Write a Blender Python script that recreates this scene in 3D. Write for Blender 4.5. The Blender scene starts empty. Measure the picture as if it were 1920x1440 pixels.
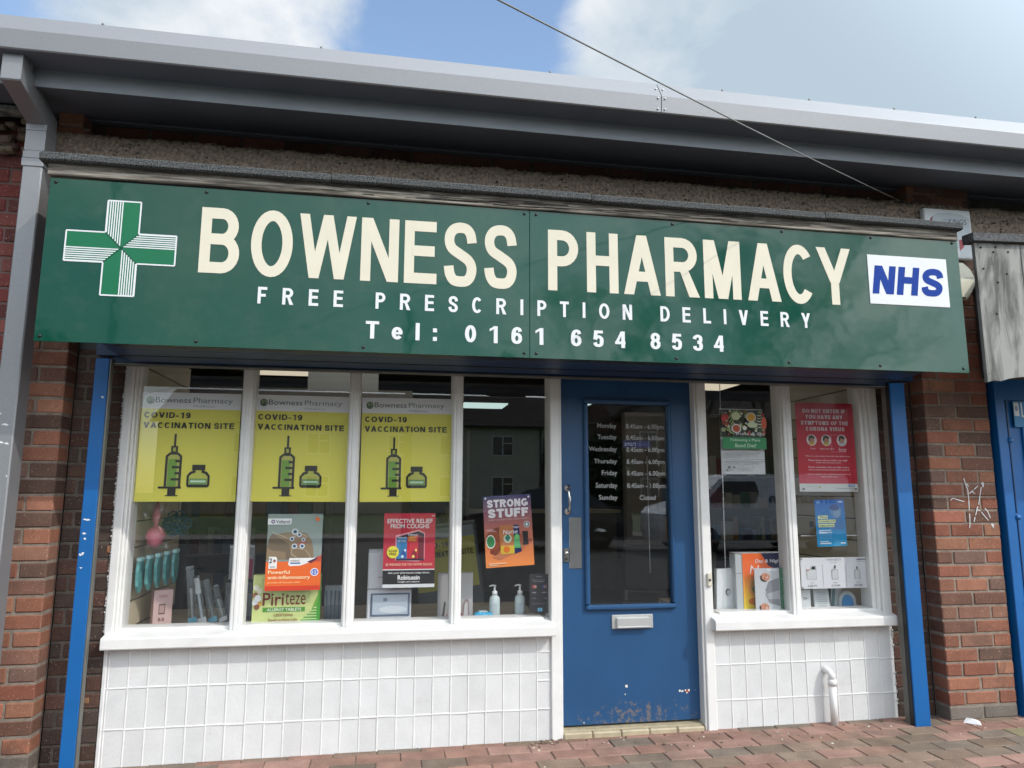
import bpy, math, random
from mathutils import Vector, Matrix, noise
R = math.radians
scn = bpy.context.scene
col = scn.collection
rnd = random.Random(7)

# ------------------------------------------------------------------ materials
def newmat(name):
    m = bpy.data.materials.new(name); m.use_nodes = True
    nt = m.node_tree; b = nt.nodes['Principled BSDF']
    return m, nt, b
def N(nt, t, **kw):
    n = nt.nodes.new(t)
    for k, v in kw.items(): setattr(n, k, v)
    return n
def srgb(r, g, b):
    f = lambda c: (c/255/12.92) if c/255 <= .04045 else ((c/255+.055)/1.055)**2.4
    return (f(r), f(g), f(b), 1)
def paint(name, c, rough=.5, metal=0, spec=.5, var=.12, scale=6, bump=0, bscale=60, dirt=0, dscale=4, dcol=(.05,.045,.04,1), dthr=.6, coat=0):
    m, nt, b = newmat(name); L = nt.links
    tc = N(nt, 'ShaderNodeTexCoord')
    n1 = N(nt, 'ShaderNodeTexNoise'); n1.inputs['Scale'].default_value = scale; n1.inputs['Detail'].default_value = 6
    L.new(tc.outputs['Object'], n1.inputs['Vector'])
    hsv = N(nt, 'ShaderNodeHueSaturation'); hsv.inputs['Color'].default_value = c
    mr = N(nt, 'ShaderNodeMapRange'); mr.inputs['From Min'].default_value = .3; mr.inputs['From Max'].default_value = .7
    mr.inputs['To Min'].default_value = 1-var; mr.inputs['To Max'].default_value = 1+var
    L.new(n1.outputs[0], mr.inputs[0]); L.new(mr.outputs[0], hsv.inputs['Value'])
    out = hsv.outputs[0]
    if dirt:
        n2 = N(nt, 'ShaderNodeTexNoise'); n2.inputs['Scale'].default_value = dscale; n2.inputs['Detail'].default_value = 9; n2.inputs['Roughness'].default_value = .7
        L.new(tc.outputs['Object'], n2.inputs['Vector'])
        r = N(nt, 'ShaderNodeMapRange'); r.inputs['From Min'].default_value = dthr; r.inputs['From Max'].default_value = dthr+.12; r.inputs['To Max'].default_value = dirt
        L.new(n2.outputs[0], r.inputs[0])
        mx = N(nt, 'ShaderNodeMix', data_type='RGBA'); mx.inputs['B'].default_value = dcol
        L.new(r.outputs[0], mx.inputs['Factor']); L.new(out, mx.inputs['A']); out = mx.outputs['Result']
    L.new(out, b.inputs['Base Color'])
    b.inputs['Roughness'].default_value = rough; b.inputs['Metallic'].default_value = metal
    b.inputs['Specular IOR Level'].default_value = spec; b.inputs['Coat Weight'].default_value = coat
    if bump:
        n3 = N(nt, 'ShaderNodeTexNoise'); n3.inputs['Scale'].default_value = bscale; n3.inputs['Detail'].default_value = 4
        L.new(tc.outputs['Object'], n3.inputs['Vector'])
        bp = N(nt, 'ShaderNodeBump'); bp.inputs['Strength'].default_value = 1; bp.inputs['Distance'].default_value = bump
        L.new(n3.outputs[0], bp.inputs['Height']); L.new(bp.outputs[0], b.inputs['Normal'])
    return m
def flat(name, r, g, b_, rough=.45, k=1.0):
    """printed ink: colour given as it looks on white paper, k scales the reflectance"""
    m, nt, b = newmat(name)
    c = srgb(r, g, b_); b.inputs['Base Color'].default_value = (c[0]*k, c[1]*k, c[2]*k, 1)
    b.inputs['Roughness'].default_value = rough
    return m
_inks = {}
def ink(r, g, b):
    k = (r, g, b)
    if k not in _inks: _inks[k] = flat('ink_%d_%d_%d' % k, r, g, b, k=.92)
    return _inks[k]
def vcolmat(name, rough=.85, fine=90, amt=.25, bump=.0015, speck=None, stain=None):
    """base colour from per-block colour attribute, plus grain"""
    m, nt, b = newmat(name); L = nt.links
    at = N(nt, 'ShaderNodeVertexColor', layer_name='Col'); tc = N(nt, 'ShaderNodeTexCoord')
    n1 = N(nt, 'ShaderNodeTexNoise'); n1.inputs['Scale'].default_value = fine; n1.inputs['Detail'].default_value = 8; n1.inputs['Roughness'].default_value = .75
    n2 = N(nt, 'ShaderNodeTexNoise'); n2.inputs['Scale'].default_value = 9; n2.inputs['Detail'].default_value = 5
    L.new(tc.outputs['Object'], n1.inputs['Vector']); L.new(tc.outputs['Object'], n2.inputs['Vector'])
    add = N(nt, 'ShaderNodeMath', operation='ADD'); L.new(n1.outputs[0], add.inputs[0]); L.new(n2.outputs[0], add.inputs[1])
    mr = N(nt, 'ShaderNodeMapRange'); mr.inputs['From Min'].default_value = .7; mr.inputs['From Max'].default_value = 1.3
    mr.inputs['To Min'].default_value = 1-amt; mr.inputs['To Max'].default_value = 1+amt
    L.new(add.outputs[0], mr.inputs[0])
    hsv = N(nt, 'ShaderNodeHueSaturation'); L.new(at.outputs[0], hsv.inputs['Color']); L.new(mr.outputs[0], hsv.inputs['Value'])
    out = hsv.outputs[0]
    if speck:
        n3 = N(nt, 'ShaderNodeTexNoise'); n3.inputs['Scale'].default_value = 160; n3.inputs['Detail'].default_value = 2
        L.new(tc.outputs['Object'], n3.inputs['Vector'])
        r = N(nt, 'ShaderNodeMapRange'); r.inputs['From Min'].default_value = .66; r.inputs['From Max'].default_value = .72; r.inputs['To Max'].default_value = .6
        L.new(n3.outputs[0], r.inputs[0])
        mx = N(nt, 'ShaderNodeMix', data_type='RGBA'); mx.inputs['B'].default_value = speck
        L.new(r.outputs[0], mx.inputs['Factor']); L.new(out, mx.inputs['A']); out = mx.outputs['Result']
    if stain:
        for sc_, th, am, cl in stain:
            n4 = N(nt, 'ShaderNodeTexNoise'); n4.inputs['Scale'].default_value = sc_; n4.inputs['Detail'].default_value = 10; n4.inputs['Roughness'].default_value = .72; n4.inputs['Distortion'].default_value = .8
            L.new(tc.outputs['Object'], n4.inputs['Vector'])
            r = N(nt, 'ShaderNodeMapRange'); r.inputs['From Min'].default_value = th; r.inputs['From Max'].default_value = th+.10; r.inputs['To Max'].default_value = am
            L.new(n4.outputs[0], r.inputs[0])
            mx = N(nt, 'ShaderNodeMix', data_type='RGBA'); mx.inputs['B'].default_value = cl
            L.new(r.outputs[0], mx.inputs['Factor']); L.new(out, mx.inputs['A']); out = mx.outputs['Result']
    L.new(out, b.inputs['Base Color']); b.inputs['Roughness'].default_value = rough; b.inputs['Specular IOR Level'].default_value = .25
    bp = N(nt, 'ShaderNodeBump'); bp.inputs['Distance'].default_value = bump; L.new(add.outputs[0], bp.inputs['Height']); L.new(bp.outputs[0], b.inputs['Normal'])
    return m
def emis(name, c, s):
    m, nt, b = newmat(name); b.inputs['Emission Color'].default_value = c; b.inputs['Emission Strength'].default_value = s
    b.inputs['Base Color'].default_value = (.8,.8,.8,1); return m
def glassmat(name, base=.045, tint=(1,1,1,1), rough=0.0):
    m, nt, b = newmat(name); L = nt.links; nt.nodes.remove(b)
    out = nt.nodes['Material Output']
    g = N(nt, 'ShaderNodeNewGeometry'); d = N(nt, 'ShaderNodeVectorMath', operation='DOT_PRODUCT')
    L.new(g.outputs['Normal'], d.inputs[0]); L.new(g.outputs['Incoming'], d.inputs[1])
    ab = N(nt, 'ShaderNodeMath', operation='ABSOLUTE'); L.new(d.outputs['Value'], ab.inputs[0])
    s = N(nt, 'ShaderNodeMath', operation='SUBTRACT'); s.inputs[0].default_value = 1; L.new(ab.outputs[0], s.inputs[1])
    p = N(nt, 'ShaderNodeMath', operation='POWER'); p.inputs[1].default_value = 5; L.new(s.outputs[0], p.inputs[0])
    ma = N(nt, 'ShaderNodeMath', operation='MULTIPLY_ADD'); ma.inputs[1].default_value = 1-base; ma.inputs[2].default_value = base
    L.new(p.outputs[0], ma.inputs[0])
    t = N(nt, 'ShaderNodeBsdfTransparent'); t.inputs[0].default_value = tint
    gl = N(nt, 'ShaderNodeBsdfGlossy'); gl.inputs['Roughness'].default_value = rough
    mx = N(nt, 'ShaderNodeMixShader'); L.new(ma.outputs[0], mx.inputs[0]); L.new(t.outputs[0], mx.inputs[1]); L.new(gl.outputs[0], mx.inputs[2])
    L.new(mx.outputs[0], out.inputs[0]); return m

M = {}
M['brick'] = vcolmat('brick', speck=(.55,.42,.33,1), stain=[(4,.56,.45,(.07,.05,.042,1)),(22,.66,.4,(.40,.33,.27,1))])
M['paver'] = vcolmat('paver', rough=.9, fine=120, amt=.3, bump=.002, speck=(.42,.36,.30,1), stain=[(2.2,.52,.4,(.11,.095,.075,1)),(13,.68,.55,(.32,.30,.27,1))])
M['tilev'] = vcolmat('painted_tile_face', rough=.32, fine=70, amt=.07, bump=.0006, speck=(.36,.35,.33,1), stain=[(2.6,.60,.22,(.34,.32,.27,1)),(17,.66,.45,(.20,.18,.15,1))])
M['mortar'] = paint('mortar', (.22,.18,.145,1), .95, var=.25, scale=30, bump=.002, bscale=150)
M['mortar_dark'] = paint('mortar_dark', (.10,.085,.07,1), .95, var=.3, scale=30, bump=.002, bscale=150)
M['joint_sand'] = paint('joint_sand', (.14,.10,.08,1), .95, var=.35, scale=12, bump=.003, bscale=120)
M['white_paint'] = paint('white_paint', (.70,.695,.675,1), .42, var=.05, scale=9, bump=.0006, bscale=35, dirt=.25, dscale=14, dcol=(.35,.32,.28,1), dthr=.66)
M['tile'] = paint('painted_tile', (.64,.645,.64,1), .38, var=.07, scale=5, bump=.0008, bscale=120, dirt=.4, dscale=22, dcol=(.33,.32,.30,1), dthr=.70)
M['grout'] = paint('painted_grout', (.675,.675,.665,1), .5, var=.06, scale=20, bump=.001, bscale=90, dirt=.4, dscale=9, dcol=(.35,.32,.28,1), dthr=.68)
M['door_blue'] = paint('door_blue', (.015,.070,.172,1), .38, var=.07, scale=3, bump=.0005, bscale=40)
M['rail_blue'] = paint('rail_blue', (.001,.10,.32,1), .45, var=.06, scale=5, dirt=.5, dscale=25, dcol=(.45,.5,.55,1), dthr=.73)
M['navy'] = paint('navy_paint', (.008,.03,.085,1), .4, var=.1)
M['guide_grey'] = paint('guide_grey', (.16,.16,.145,1), .45, metal=.5, var=.15)
M['black'] = paint('black', (.012,.012,.014,1), .4)
M['galv'] = paint('coated_metal', (.25,.255,.265,1), .42, metal=.42, var=.07, scale=190, bump=.0005, bscale=300, dirt=.25, dscale=120, dcol=(.25,.26,.27,1), dthr=.62)
M['soffit'] = paint('soffit_metal', (.15,.165,.20,1), .5, metal=.2, var=.08, scale=4)
M['soffit_edge'] = paint('soffit_edge_metal', (.23,.25,.275,1), .5, metal=.2, var=.08, scale=4)
M['steel'] = paint('polished_steel', (.62,.62,.60,1), .22, metal=1, var=.08, scale=12)
M['felt'] = paint('mineral_felt', (.062,.066,.066,1), .95, var=1.3, scale=150, bump=.003, bscale=260)
M['green'] = paint('green_sign_panel', (.002,.056,.034,1), .06, var=.07, scale=1.5, spec=.36, bump=.006, bscale=1.3, dirt=.16, dscale=7, dcol=(.05,.09,.07,1), dthr=.50)
M['sign_green'] = paint('emblem_green', (.004,.13,.055,1), .3, var=.03, spec=.3)
M['cream'] = paint('cream_vinyl', (.64,.60,.48,1), .5, var=.03, spec=.15)
M['white_vinyl'] = paint('white_vinyl', (.66,.675,.68,1), .5, var=.02, spec=.15)
M['nhs_blue'] = paint('logo_blue', (.010,.045,.26,1), .6, var=.02, spec=.1)
M['roughcast'] = paint('roughcast', (.27,.21,.165,1), .95, var=.4, scale=55, bump=.012, bscale=55, dirt=.75, dscale=75, dcol=(.04,.033,.028,1), dthr=.60)
M['old_wood'] = None
M['interior'] = paint('interior_wall', (.17,.165,.15,1), .8)
M['int_dark'] = paint('interior_dark', (.06,.065,.065,1), .7)
M['int_floor'] = paint('interior_floor', (.12,.12,.12,1), .4)
M['slat'] = paint('slatwall_cream', (.56,.50,.36,1), .55, var=.06)
M['ledge'] = paint('ledge_board', (.36,.31,.24,1), .5, var=.1)
M['lightpanel'] = emis('light_panel', (1,.88,.66,1), .55)
M['lamp'] = emis('unseen_fill_panel', (1,.95,.85,1), 1.3)  # glow for unseen panels added to brighten the shop interior
M['lightpanel_cool'] = emis('light_panel_cool', (.75,1,.95,1), .6)
M['glass'] = glassmat('window_glass', .072)
M['clear'] = glassmat('clear_plastic', .10, (.93,.95,.95,1), .12)
M['threshold'] = paint('threshold_tile', (.40,.34,.23,1), .5, var=.15, scale=20)
M['asphalt'] = paint('asphalt', (.05,.05,.052,1), .9, var=.3, scale=60, bump=.004, bscale=90)
M['slab'] = paint('paving_slab', (.20,.19,.18,1), .9, var=.15, scale=8)
M['grass'] = paint('grass', (.05,.09,.025,1), .9, var=.4, scale=14)
M['render_wall'] = paint('house_render', (.50,.47,.40,1), .9, var=.1)
M['roof_tile'] = paint('roof_tile', (.045,.035,.03,1), .8, var=.3, scale=3)
M['bark'] = paint('bark', (.05,.04,.03,1), .9, var=.3, scale=30)
M['leaf'] = paint('leaf', (.035,.06,.018,1), .6, var=.4, scale=3)
M['van_white'] = paint('van_paint', (.78,.80,.84,1), .25, coat=.5)
M['car_dark'] = paint('car_paint', (.02,.022,.03,1), .2, coat=.5)
M['car_white'] = paint('car_white_paint', (.62,.63,.64,1), .25, coat=.5)
M['dark_glass'] = paint('dark_glass', (.012,.014,.018,1), .06, spec=.8)
M['rubber'] = paint('rubber', (.02,.02,.02,1), .8)

def wood_mat():
    m, nt, b = newmat('weathered_wood'); L = nt.links
    tc = N(nt, 'ShaderNodeTexCoord'); mp = N(nt, 'ShaderNodeMapping'); mp.inputs['Scale'].default_value = (3, 30, 70)
    L.new(tc.outputs['Object'], mp.inputs[0])
    n = N(nt, 'ShaderNodeTexNoise'); n.inputs['Scale'].default_value = 1; n.inputs['Detail'].default_value = 8; n.inputs['Roughness'].default_value = .7
    L.new(mp.outputs[0], n.inputs['Vector'])
    cr = N(nt, 'ShaderNodeValToRGB'); e = cr.color_ramp.elements
    e[0].position = .38; e[0].color = (.025,.021,.016,1); e[1].position = .64; e[1].color = (.36,.33,.28,1)
    x = cr.color_ramp.elements.new(.50); x.color = (.15,.13,.105,1)
    L.new(n.outputs[0], cr.inputs[0]); L.new(cr.outputs[0], b.inputs['Base Color']); b.inputs['Roughness'].default_value = .85
    bp = N(nt, 'ShaderNodeBump'); bp.inputs['Distance'].default_value = .004; L.new(n.outputs[0], bp.inputs['Height']); L.new(bp.outputs[0], b.inputs['Normal'])
    return m
M['old_wood'] = wood_mat()
def board_mat():
    m, nt, b = newmat('weathered_board'); L = nt.links
    tc = N(nt, 'ShaderNodeTexCoord'); mp = N(nt, 'ShaderNodeMapping'); mp.inputs['Scale'].default_value = (14, 14, 3)
    L.new(tc.outputs['Object'], mp.inputs[0])
    n = N(nt, 'ShaderNodeTexNoise'); n.inputs['Scale'].default_value = 1; n.inputs['Detail'].default_value = 10; n.inputs['Roughness'].default_value = .62; n.inputs['Distortion'].default_value = .6
    L.new(mp.outputs[0], n.inputs['Vector'])
    cr = N(nt, 'ShaderNodeValToRGB'); e = cr.color_ramp.elements
    e[0].position = .40; e[0].color = (.08,.08,.072,1); e[1].position = .58; e[1].color = (.27,.27,.25,1)
    L.new(n.outputs[0], cr.inputs[0]); L.new(cr.outputs[0], b.inputs['Base Color']); b.inputs['Roughness'].default_value = .8
    return m
M['old_board'] = board_mat()
def door_mat():
    """blue paint, scuffed and chipped along its foot (wear with a shape of its own)"""
    m = M['door_blue']; nt = m.node_tree; L = nt.links; b = nt.nodes['Principled BSDF']
    src = b.inputs['Base Color'].links[0].from_socket
    tc = N(nt, 'ShaderNodeTexCoord'); sx = N(nt, 'ShaderNodeSeparateXYZ'); L.new(tc.outputs['Object'], sx.inputs[0])
    n = N(nt, 'ShaderNodeTexNoise'); n.inputs['Scale'].default_value = 34; n.inputs['Detail'].default_value = 12; n.inputs['Roughness'].default_value = .75
    L.new(tc.outputs['Object'], n.inputs['Vector'])
    mr = N(nt, 'ShaderNodeMapRange'); mr.inputs['From Min'].default_value = .30; mr.inputs['From Max'].default_value = .08; mr.inputs['To Min'].default_value = -.3; mr.inputs['To Max'].default_value = .095
    L.new(sx.outputs['Z'], mr.inputs[0])
    # a hump in the middle of the door
    ax = N(nt, 'ShaderNodeMath', operation='ABSOLUTE'); sh = N(nt, 'ShaderNodeMath', operation='SUBTRACT'); sh.inputs[1].default_value = .04
    L.new(sx.outputs['X'], sh.inputs[0]); L.new(sh.outputs[0], ax.inputs[0])
    hx = N(nt, 'ShaderNodeMath', operation='MULTIPLY_ADD'); hx.inputs[1].default_value = -.30; hx.inputs[2].default_value = .045; L.new(ax.outputs[0], hx.inputs[0])
    a1 = N(nt, 'ShaderNodeMath', operation='ADD'); L.new(n.outputs[0], a1.inputs[0]); L.new(mr.outputs[0], a1.inputs[1])
    a2 = N(nt, 'ShaderNodeMath', operation='ADD'); L.new(a1.outputs[0], a2.inputs[0]); L.new(hx.outputs[0], a2.inputs[1])
    r = N(nt, 'ShaderNodeMapRange'); r.inputs['From Min'].default_value = .60; r.inputs['From Max'].default_value = .68; r.inputs['To Max'].default_value = .65
    L.new(a2.outputs[0], r.inputs[0])
    mx = N(nt, 'ShaderNodeMix', data_type='RGBA'); mx.inputs['B'].default_value = (.20,.155,.11,1)
    L.new(r.outputs[0], mx.inputs['Factor']); L.new(src, mx.inputs['A']); L.new(mx.outputs['Result'], b.inputs['Base Color'])
door_mat()

# ------------------------------------------------------------------ mesh builder
class MB:
    def __init__(s): s.v=[]; s.f=[]; s.m=[]; s.c=[]; s.mats=[]; s.sm=[]
    def mi(s, mat):
        if mat not in s.mats: s.mats.append(mat)
        return s.mats.index(mat)
    def add(s, vs, fs, mat, c=(1,1,1), smooth=False):
        o = len(s.v); s.v += [tuple(p) for p in vs]; k = s.mi(mat)
        for f in fs: s.f.append([o+i for i in f]); s.m.append(k); s.c.append(c); s.sm.append(smooth)
    def box(s, x0,x1,y0,y1,z0,z1, mat, c=(1,1,1), bev=0):
        if x1 < x0: x0,x1 = x1,x0
        if y1 < y0: y0,y1 = y1,y0
        if z1 < z0: z0,z1 = z1,z0
        if not bev:
            s.add([(x0,y0,z0),(x1,y0,z0),(x1,y1,z0),(x0,y1,z0),(x0,y0,z1),(x1,y0,z1),(x1,y1,z1),(x0,y1,z1)],
                  [(0,3,2,1),(4,5,6,7),(0,1,5,4),(1,2,6,5),(2,3,7,6),(3,0,4,7)], mat, c)
            return
        b = min(bev, (x1-x0)*.45, (y1-y0)*.45, (z1-z0)*.45)
        vs = []; idx = {}
        for i,(X,sx) in enumerate(((x0,1),(x1,-1))):
            for j,(Y,sy) in enumerate(((y0,1),(y1,-1))):
                for k,(Z,sz) in enumerate(((z0,1),(z1,-1))):
                    idx[(i,j,k,0)] = len(vs); vs.append((X, Y+sy*b, Z+sz*b))
                    idx[(i,j,k,1)] = len(vs); vs.append((X+sx*b, Y, Z+sz*b))
                    idx[(i,j,k,2)] = len(vs); vs.append((X+sx*b, Y+sy*b, Z))
        g = lambda i,j,k,a: idx[(i,j,k,a)]
        fs = [[g(0,0,0,0),g(0,0,1,0),g(0,1,1,0),g(0,1,0,0)],[g(1,0,0,0),g(1,1,0,0),g(1,1,1,0),g(1,0,1,0)],
              [g(0,0,0,1),g(1,0,0,1),g(1,0,1,1),g(0,0,1,1)],[g(0,1,0,1),g(0,1,1,1),g(1,1,1,1),g(1,1,0,1)],
              [g(0,0,0,2),g(0,1,0,2),g(1,1,0,2),g(1,0,0,2)],[g(0,0,1,2),g(1,0,1,2),g(1,1,1,2),g(0,1,1,2)]]
        for j in (0,1):
            for k in (0,1): fs.append([g(0,j,k,1),g(1,j,k,1),g(1,j,k,2),g(0,j,k,2)])
        for i in (0,1):
            for k in (0,1): fs.append([g(i,0,k,0),g(i,1,k,0),g(i,1,k,2),g(i,0,k,2)])
        for i in (0,1):
            for j in (0,1): fs.append([g(i,j,0,0),g(i,j,1,0),g(i,j,1,1),g(i,j,0,1)])
        for i in (0,1):
            for j in (0,1):
                for k in (0,1): fs.append([g(i,j,k,0),g(i,j,k,1),g(i,j,k,2)])
        s.add(vs, fs, mat, c)
    def poly(s, pts, y, mat, c=(1,1,1), th=0):
        """polygon in the XZ plane facing -Y, optional thickness behind"""
        n = len(pts); a = sum(pts[i][0]*pts[(i+1)%n][1]-pts[(i+1)%n][0]*pts[i][1] for i in range(n))
        if a < 0: pts = pts[::-1]
        if th:
            vs = [(x,y,z) for x,z in pts]+[(x,y+th,z) for x,z in pts]
            s.add(vs, [list(range(n)), list(range(2*n-1,n-1,-1))]+[[i,i+n,(i+1)%n+n,(i+1)%n] for i in range(n)], mat, c)
        else: s.add([(x,y,z) for x,z in pts], [list(range(n))], mat, c)
    def rect(s, x0,z0,x1,z1, y, mat): s.poly([(x0,z0),(x1,z0),(x1,z1),(x0,z1)], y, mat)
    def ell(s, cx,cz,rx,rz, y, mat, n=24): s.poly([(cx+rx*math.cos(2*math.pi*i/n), cz+rz*math.sin(2*math.pi*i/n)) for i in range(n)], y, mat)
    def extr(s, prof, x0, x1, mat, dz=0, smooth=False, closed=True):
        """profile of (y,z) swept along X"""
        n = len(prof)
        vs = [(x0,y,z) for y,z in prof]+[(x1,y,z+dz) for y,z in prof]
        rng = range(n) if closed else range(n-1)
        fs = [[i,(i+1)%n,(i+1)%n+n,i+n] for i in rng]
        if closed: fs += [list(range(n))[::-1], list(range(n,2*n))]
        s.add(vs, fs, mat, smooth=smooth)
    def tube(s, pts, r, mat, n=10, r1=None, caps=True):
        pts = [Vector(p) for p in pts]; vs=[]; k=len(pts)
        up = Vector((0,0,1))
        for i,p in enumerate(pts):
            t = (pts[min(i+1,k-1)]-pts[max(i-1,0)]).normalized()
            a = t.cross(up)
            if a.length < .05: a = t.cross(Vector((1,0,0)))
            a.normalize(); b = t.cross(a); rr = r if r1 is None else r+(r1-r)*i/(k-1)
            for j in range(n):
                w = 2*math.pi*j/n; vs.append(p+a*rr*math.cos(w)+b*rr*math.sin(w))
        fs = [[i*n+j,i*n+(j+1)%n,(i+1)*n+(j+1)%n,(i+1)*n+j] for i in range(k-1) for j in range(n)]
        if caps: fs += [list(range(n))[::-1], [(k-1)*n+j for j in range(n)]]
        s.add(vs, fs, mat, smooth=n>4)
    def lathe(s, prof, cx, cy, mat, n=20, z0=0):
        vs = [(cx+r*math.cos(2*math.pi*j/n), cy+r*math.sin(2*math.pi*j/n), z0+z) for r,z in prof for j in range(n)]
        k = len(prof)
        s.add(vs, [[i*n+j,i*n+(j+1)%n,(i+1)*n+(j+1)%n,(i+1)*n+j] for i in range(k-1) for j in range(n)]+[list(range(n))[::-1],[(k-1)*n+j for j in range(n)]], mat, smooth=True)
    def build(s, name, parent=None, loc=None, rot=None):
        me = bpy.data.meshes.new(name); me.from_pydata(s.v, [], s.f); me.update()
        for m in s.mats: me.materials.append(m)
        me.polygons.foreach_set('material_index', s.m); me.polygons.foreach_set('use_smooth', s.sm)
        ca = me.color_attributes.new('Col', 'FLOAT_COLOR', 'CORNER'); buf = []
        for p, c in zip(me.polygons, s.c): buf += [c[0],c[1],c[2],1]*p.loop_total
        ca.data.foreach_set('color', buf)
        o = bpy.data.objects.new(name, me); col.objects.link(o)
        if parent: o.parent = parent
        if loc: o.location = loc
        if rot: o.rotation_euler = rot
        return o
def tag(o, label=None, cat=None, group=None, kind=None):
    if label: o['label'] = label
    if cat: o['category'] = cat
    if group: o['group'] = group
    if kind: o['kind'] = kind
    return o
def empty(name, loc, label, cat, group=None, rot=None):
    o = bpy.data.objects.new(name, None); col.objects.link(o); o.location = loc; o.empty_display_size = .1
    if rot: o.rotation_euler = rot
    return tag(o, label, cat, group)

# ------------------------------------------------------------------ bricks
def wob(a): return rnd.uniform(-a, a)
BRICKS = [(.26,.11,.068),(.23,.095,.06),(.28,.125,.08),(.17,.085,.06),(.22,.11,.075),(.13,.075,.056),(.25,.095,.062),(.16,.095,.075),(.30,.14,.085)]
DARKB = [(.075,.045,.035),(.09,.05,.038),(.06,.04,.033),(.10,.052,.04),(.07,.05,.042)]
REDB = [(.17,.045,.04),(.14,.035,.032),(.19,.06,.05),(.13,.045,.04)]
def brickwork(mb, x0, x1, z0, z1, yf, depth, pal, layout, rh=.075, j=.010, mor=None, mrec=.005, bev=.005, zoff=0):
    """real bricks course by course; layout(row) gives the widths from x0 to x1 as fractions"""
    k0 = math.floor((z0-zoff)/rh); k1 = math.ceil((z1-zoff)/rh)
    for r in range(k0, k1):
        a = max(z0, zoff+r*rh); b = min(z1, zoff+r*rh+rh-j)
        if b-a < .008: continue
        x = x0
        fr = layout(r)
        for i, w in enumerate(fr):
            xe = min(x1, x+w)
            if xe-x > .02:
                c = pal[rnd.randrange(len(pal))]; v = rnd.uniform(.75, 1.18); c = (c[0]*v, c[1]*v, c[2]*v)
                if pal is BRICKS and r <= 0: c = (.15*v,.13*v,.11*v)
                e = j if xe < x1-1e-4 else 0
                dy = wob(.0015)
                mb.box(x+wob(.001), xe-e+wob(.001), yf+dy, yf+depth, a+wob(.0008), b+wob(.0008), M['brick'], c, bev=bev+wob(.0015))
            x = xe
            if x >= x1-1e-4: break
    mb.box(x0+.002, x1-.002, yf+mrec, yf+depth+.004, z0, z1, mor or M['mortar'])
def stretch(full=.225, w=6, shift=0):
    def f(r):
        return ([full*.5] if (r+shift)%2 else [])+[full]*int(w/full+1)
    return f

# ------------------------------------------------------------------ lettering
def arcp(cx, cy, rx, ry, a0, a1, n=14): return [(cx+rx*math.cos(R(a0+(a1-a0)*i/n)), cy+ry*math.sin(R(a0+(a1-a0)*i/n))) for i in range(n+1)]
def crom(p, n=5):
    out = []
    for i in range(len(p)-1):
        a = p[max(i-1,0)]; b = p[i]; c = p[i+1]; d = p[min(i+2,len(p)-1)]
        for t in [k/n for k in range(n)]:
            out.append(tuple(.5*((2*b[q])+(-a[q]+c[q])*t+(2*a[q]-5*b[q]+4*c[q]-d[q])*t*t+(-a[q]+3*b[q]-3*c[q]+d[q])*t**3) for q in (0,1)))
    return out+[p[-1]]
S_PTS = [(1.0,.72),(.93,.88),(.76,.975),(.5,1.0),(.22,.965),(.05,.86),(.03,.72),(.16,.60),(.5,.50),(.84,.395),(.985,.27),(.95,.12),(.78,.02),(.5,0),(.22,.025),(.06,.13),(0,.28)]
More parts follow.
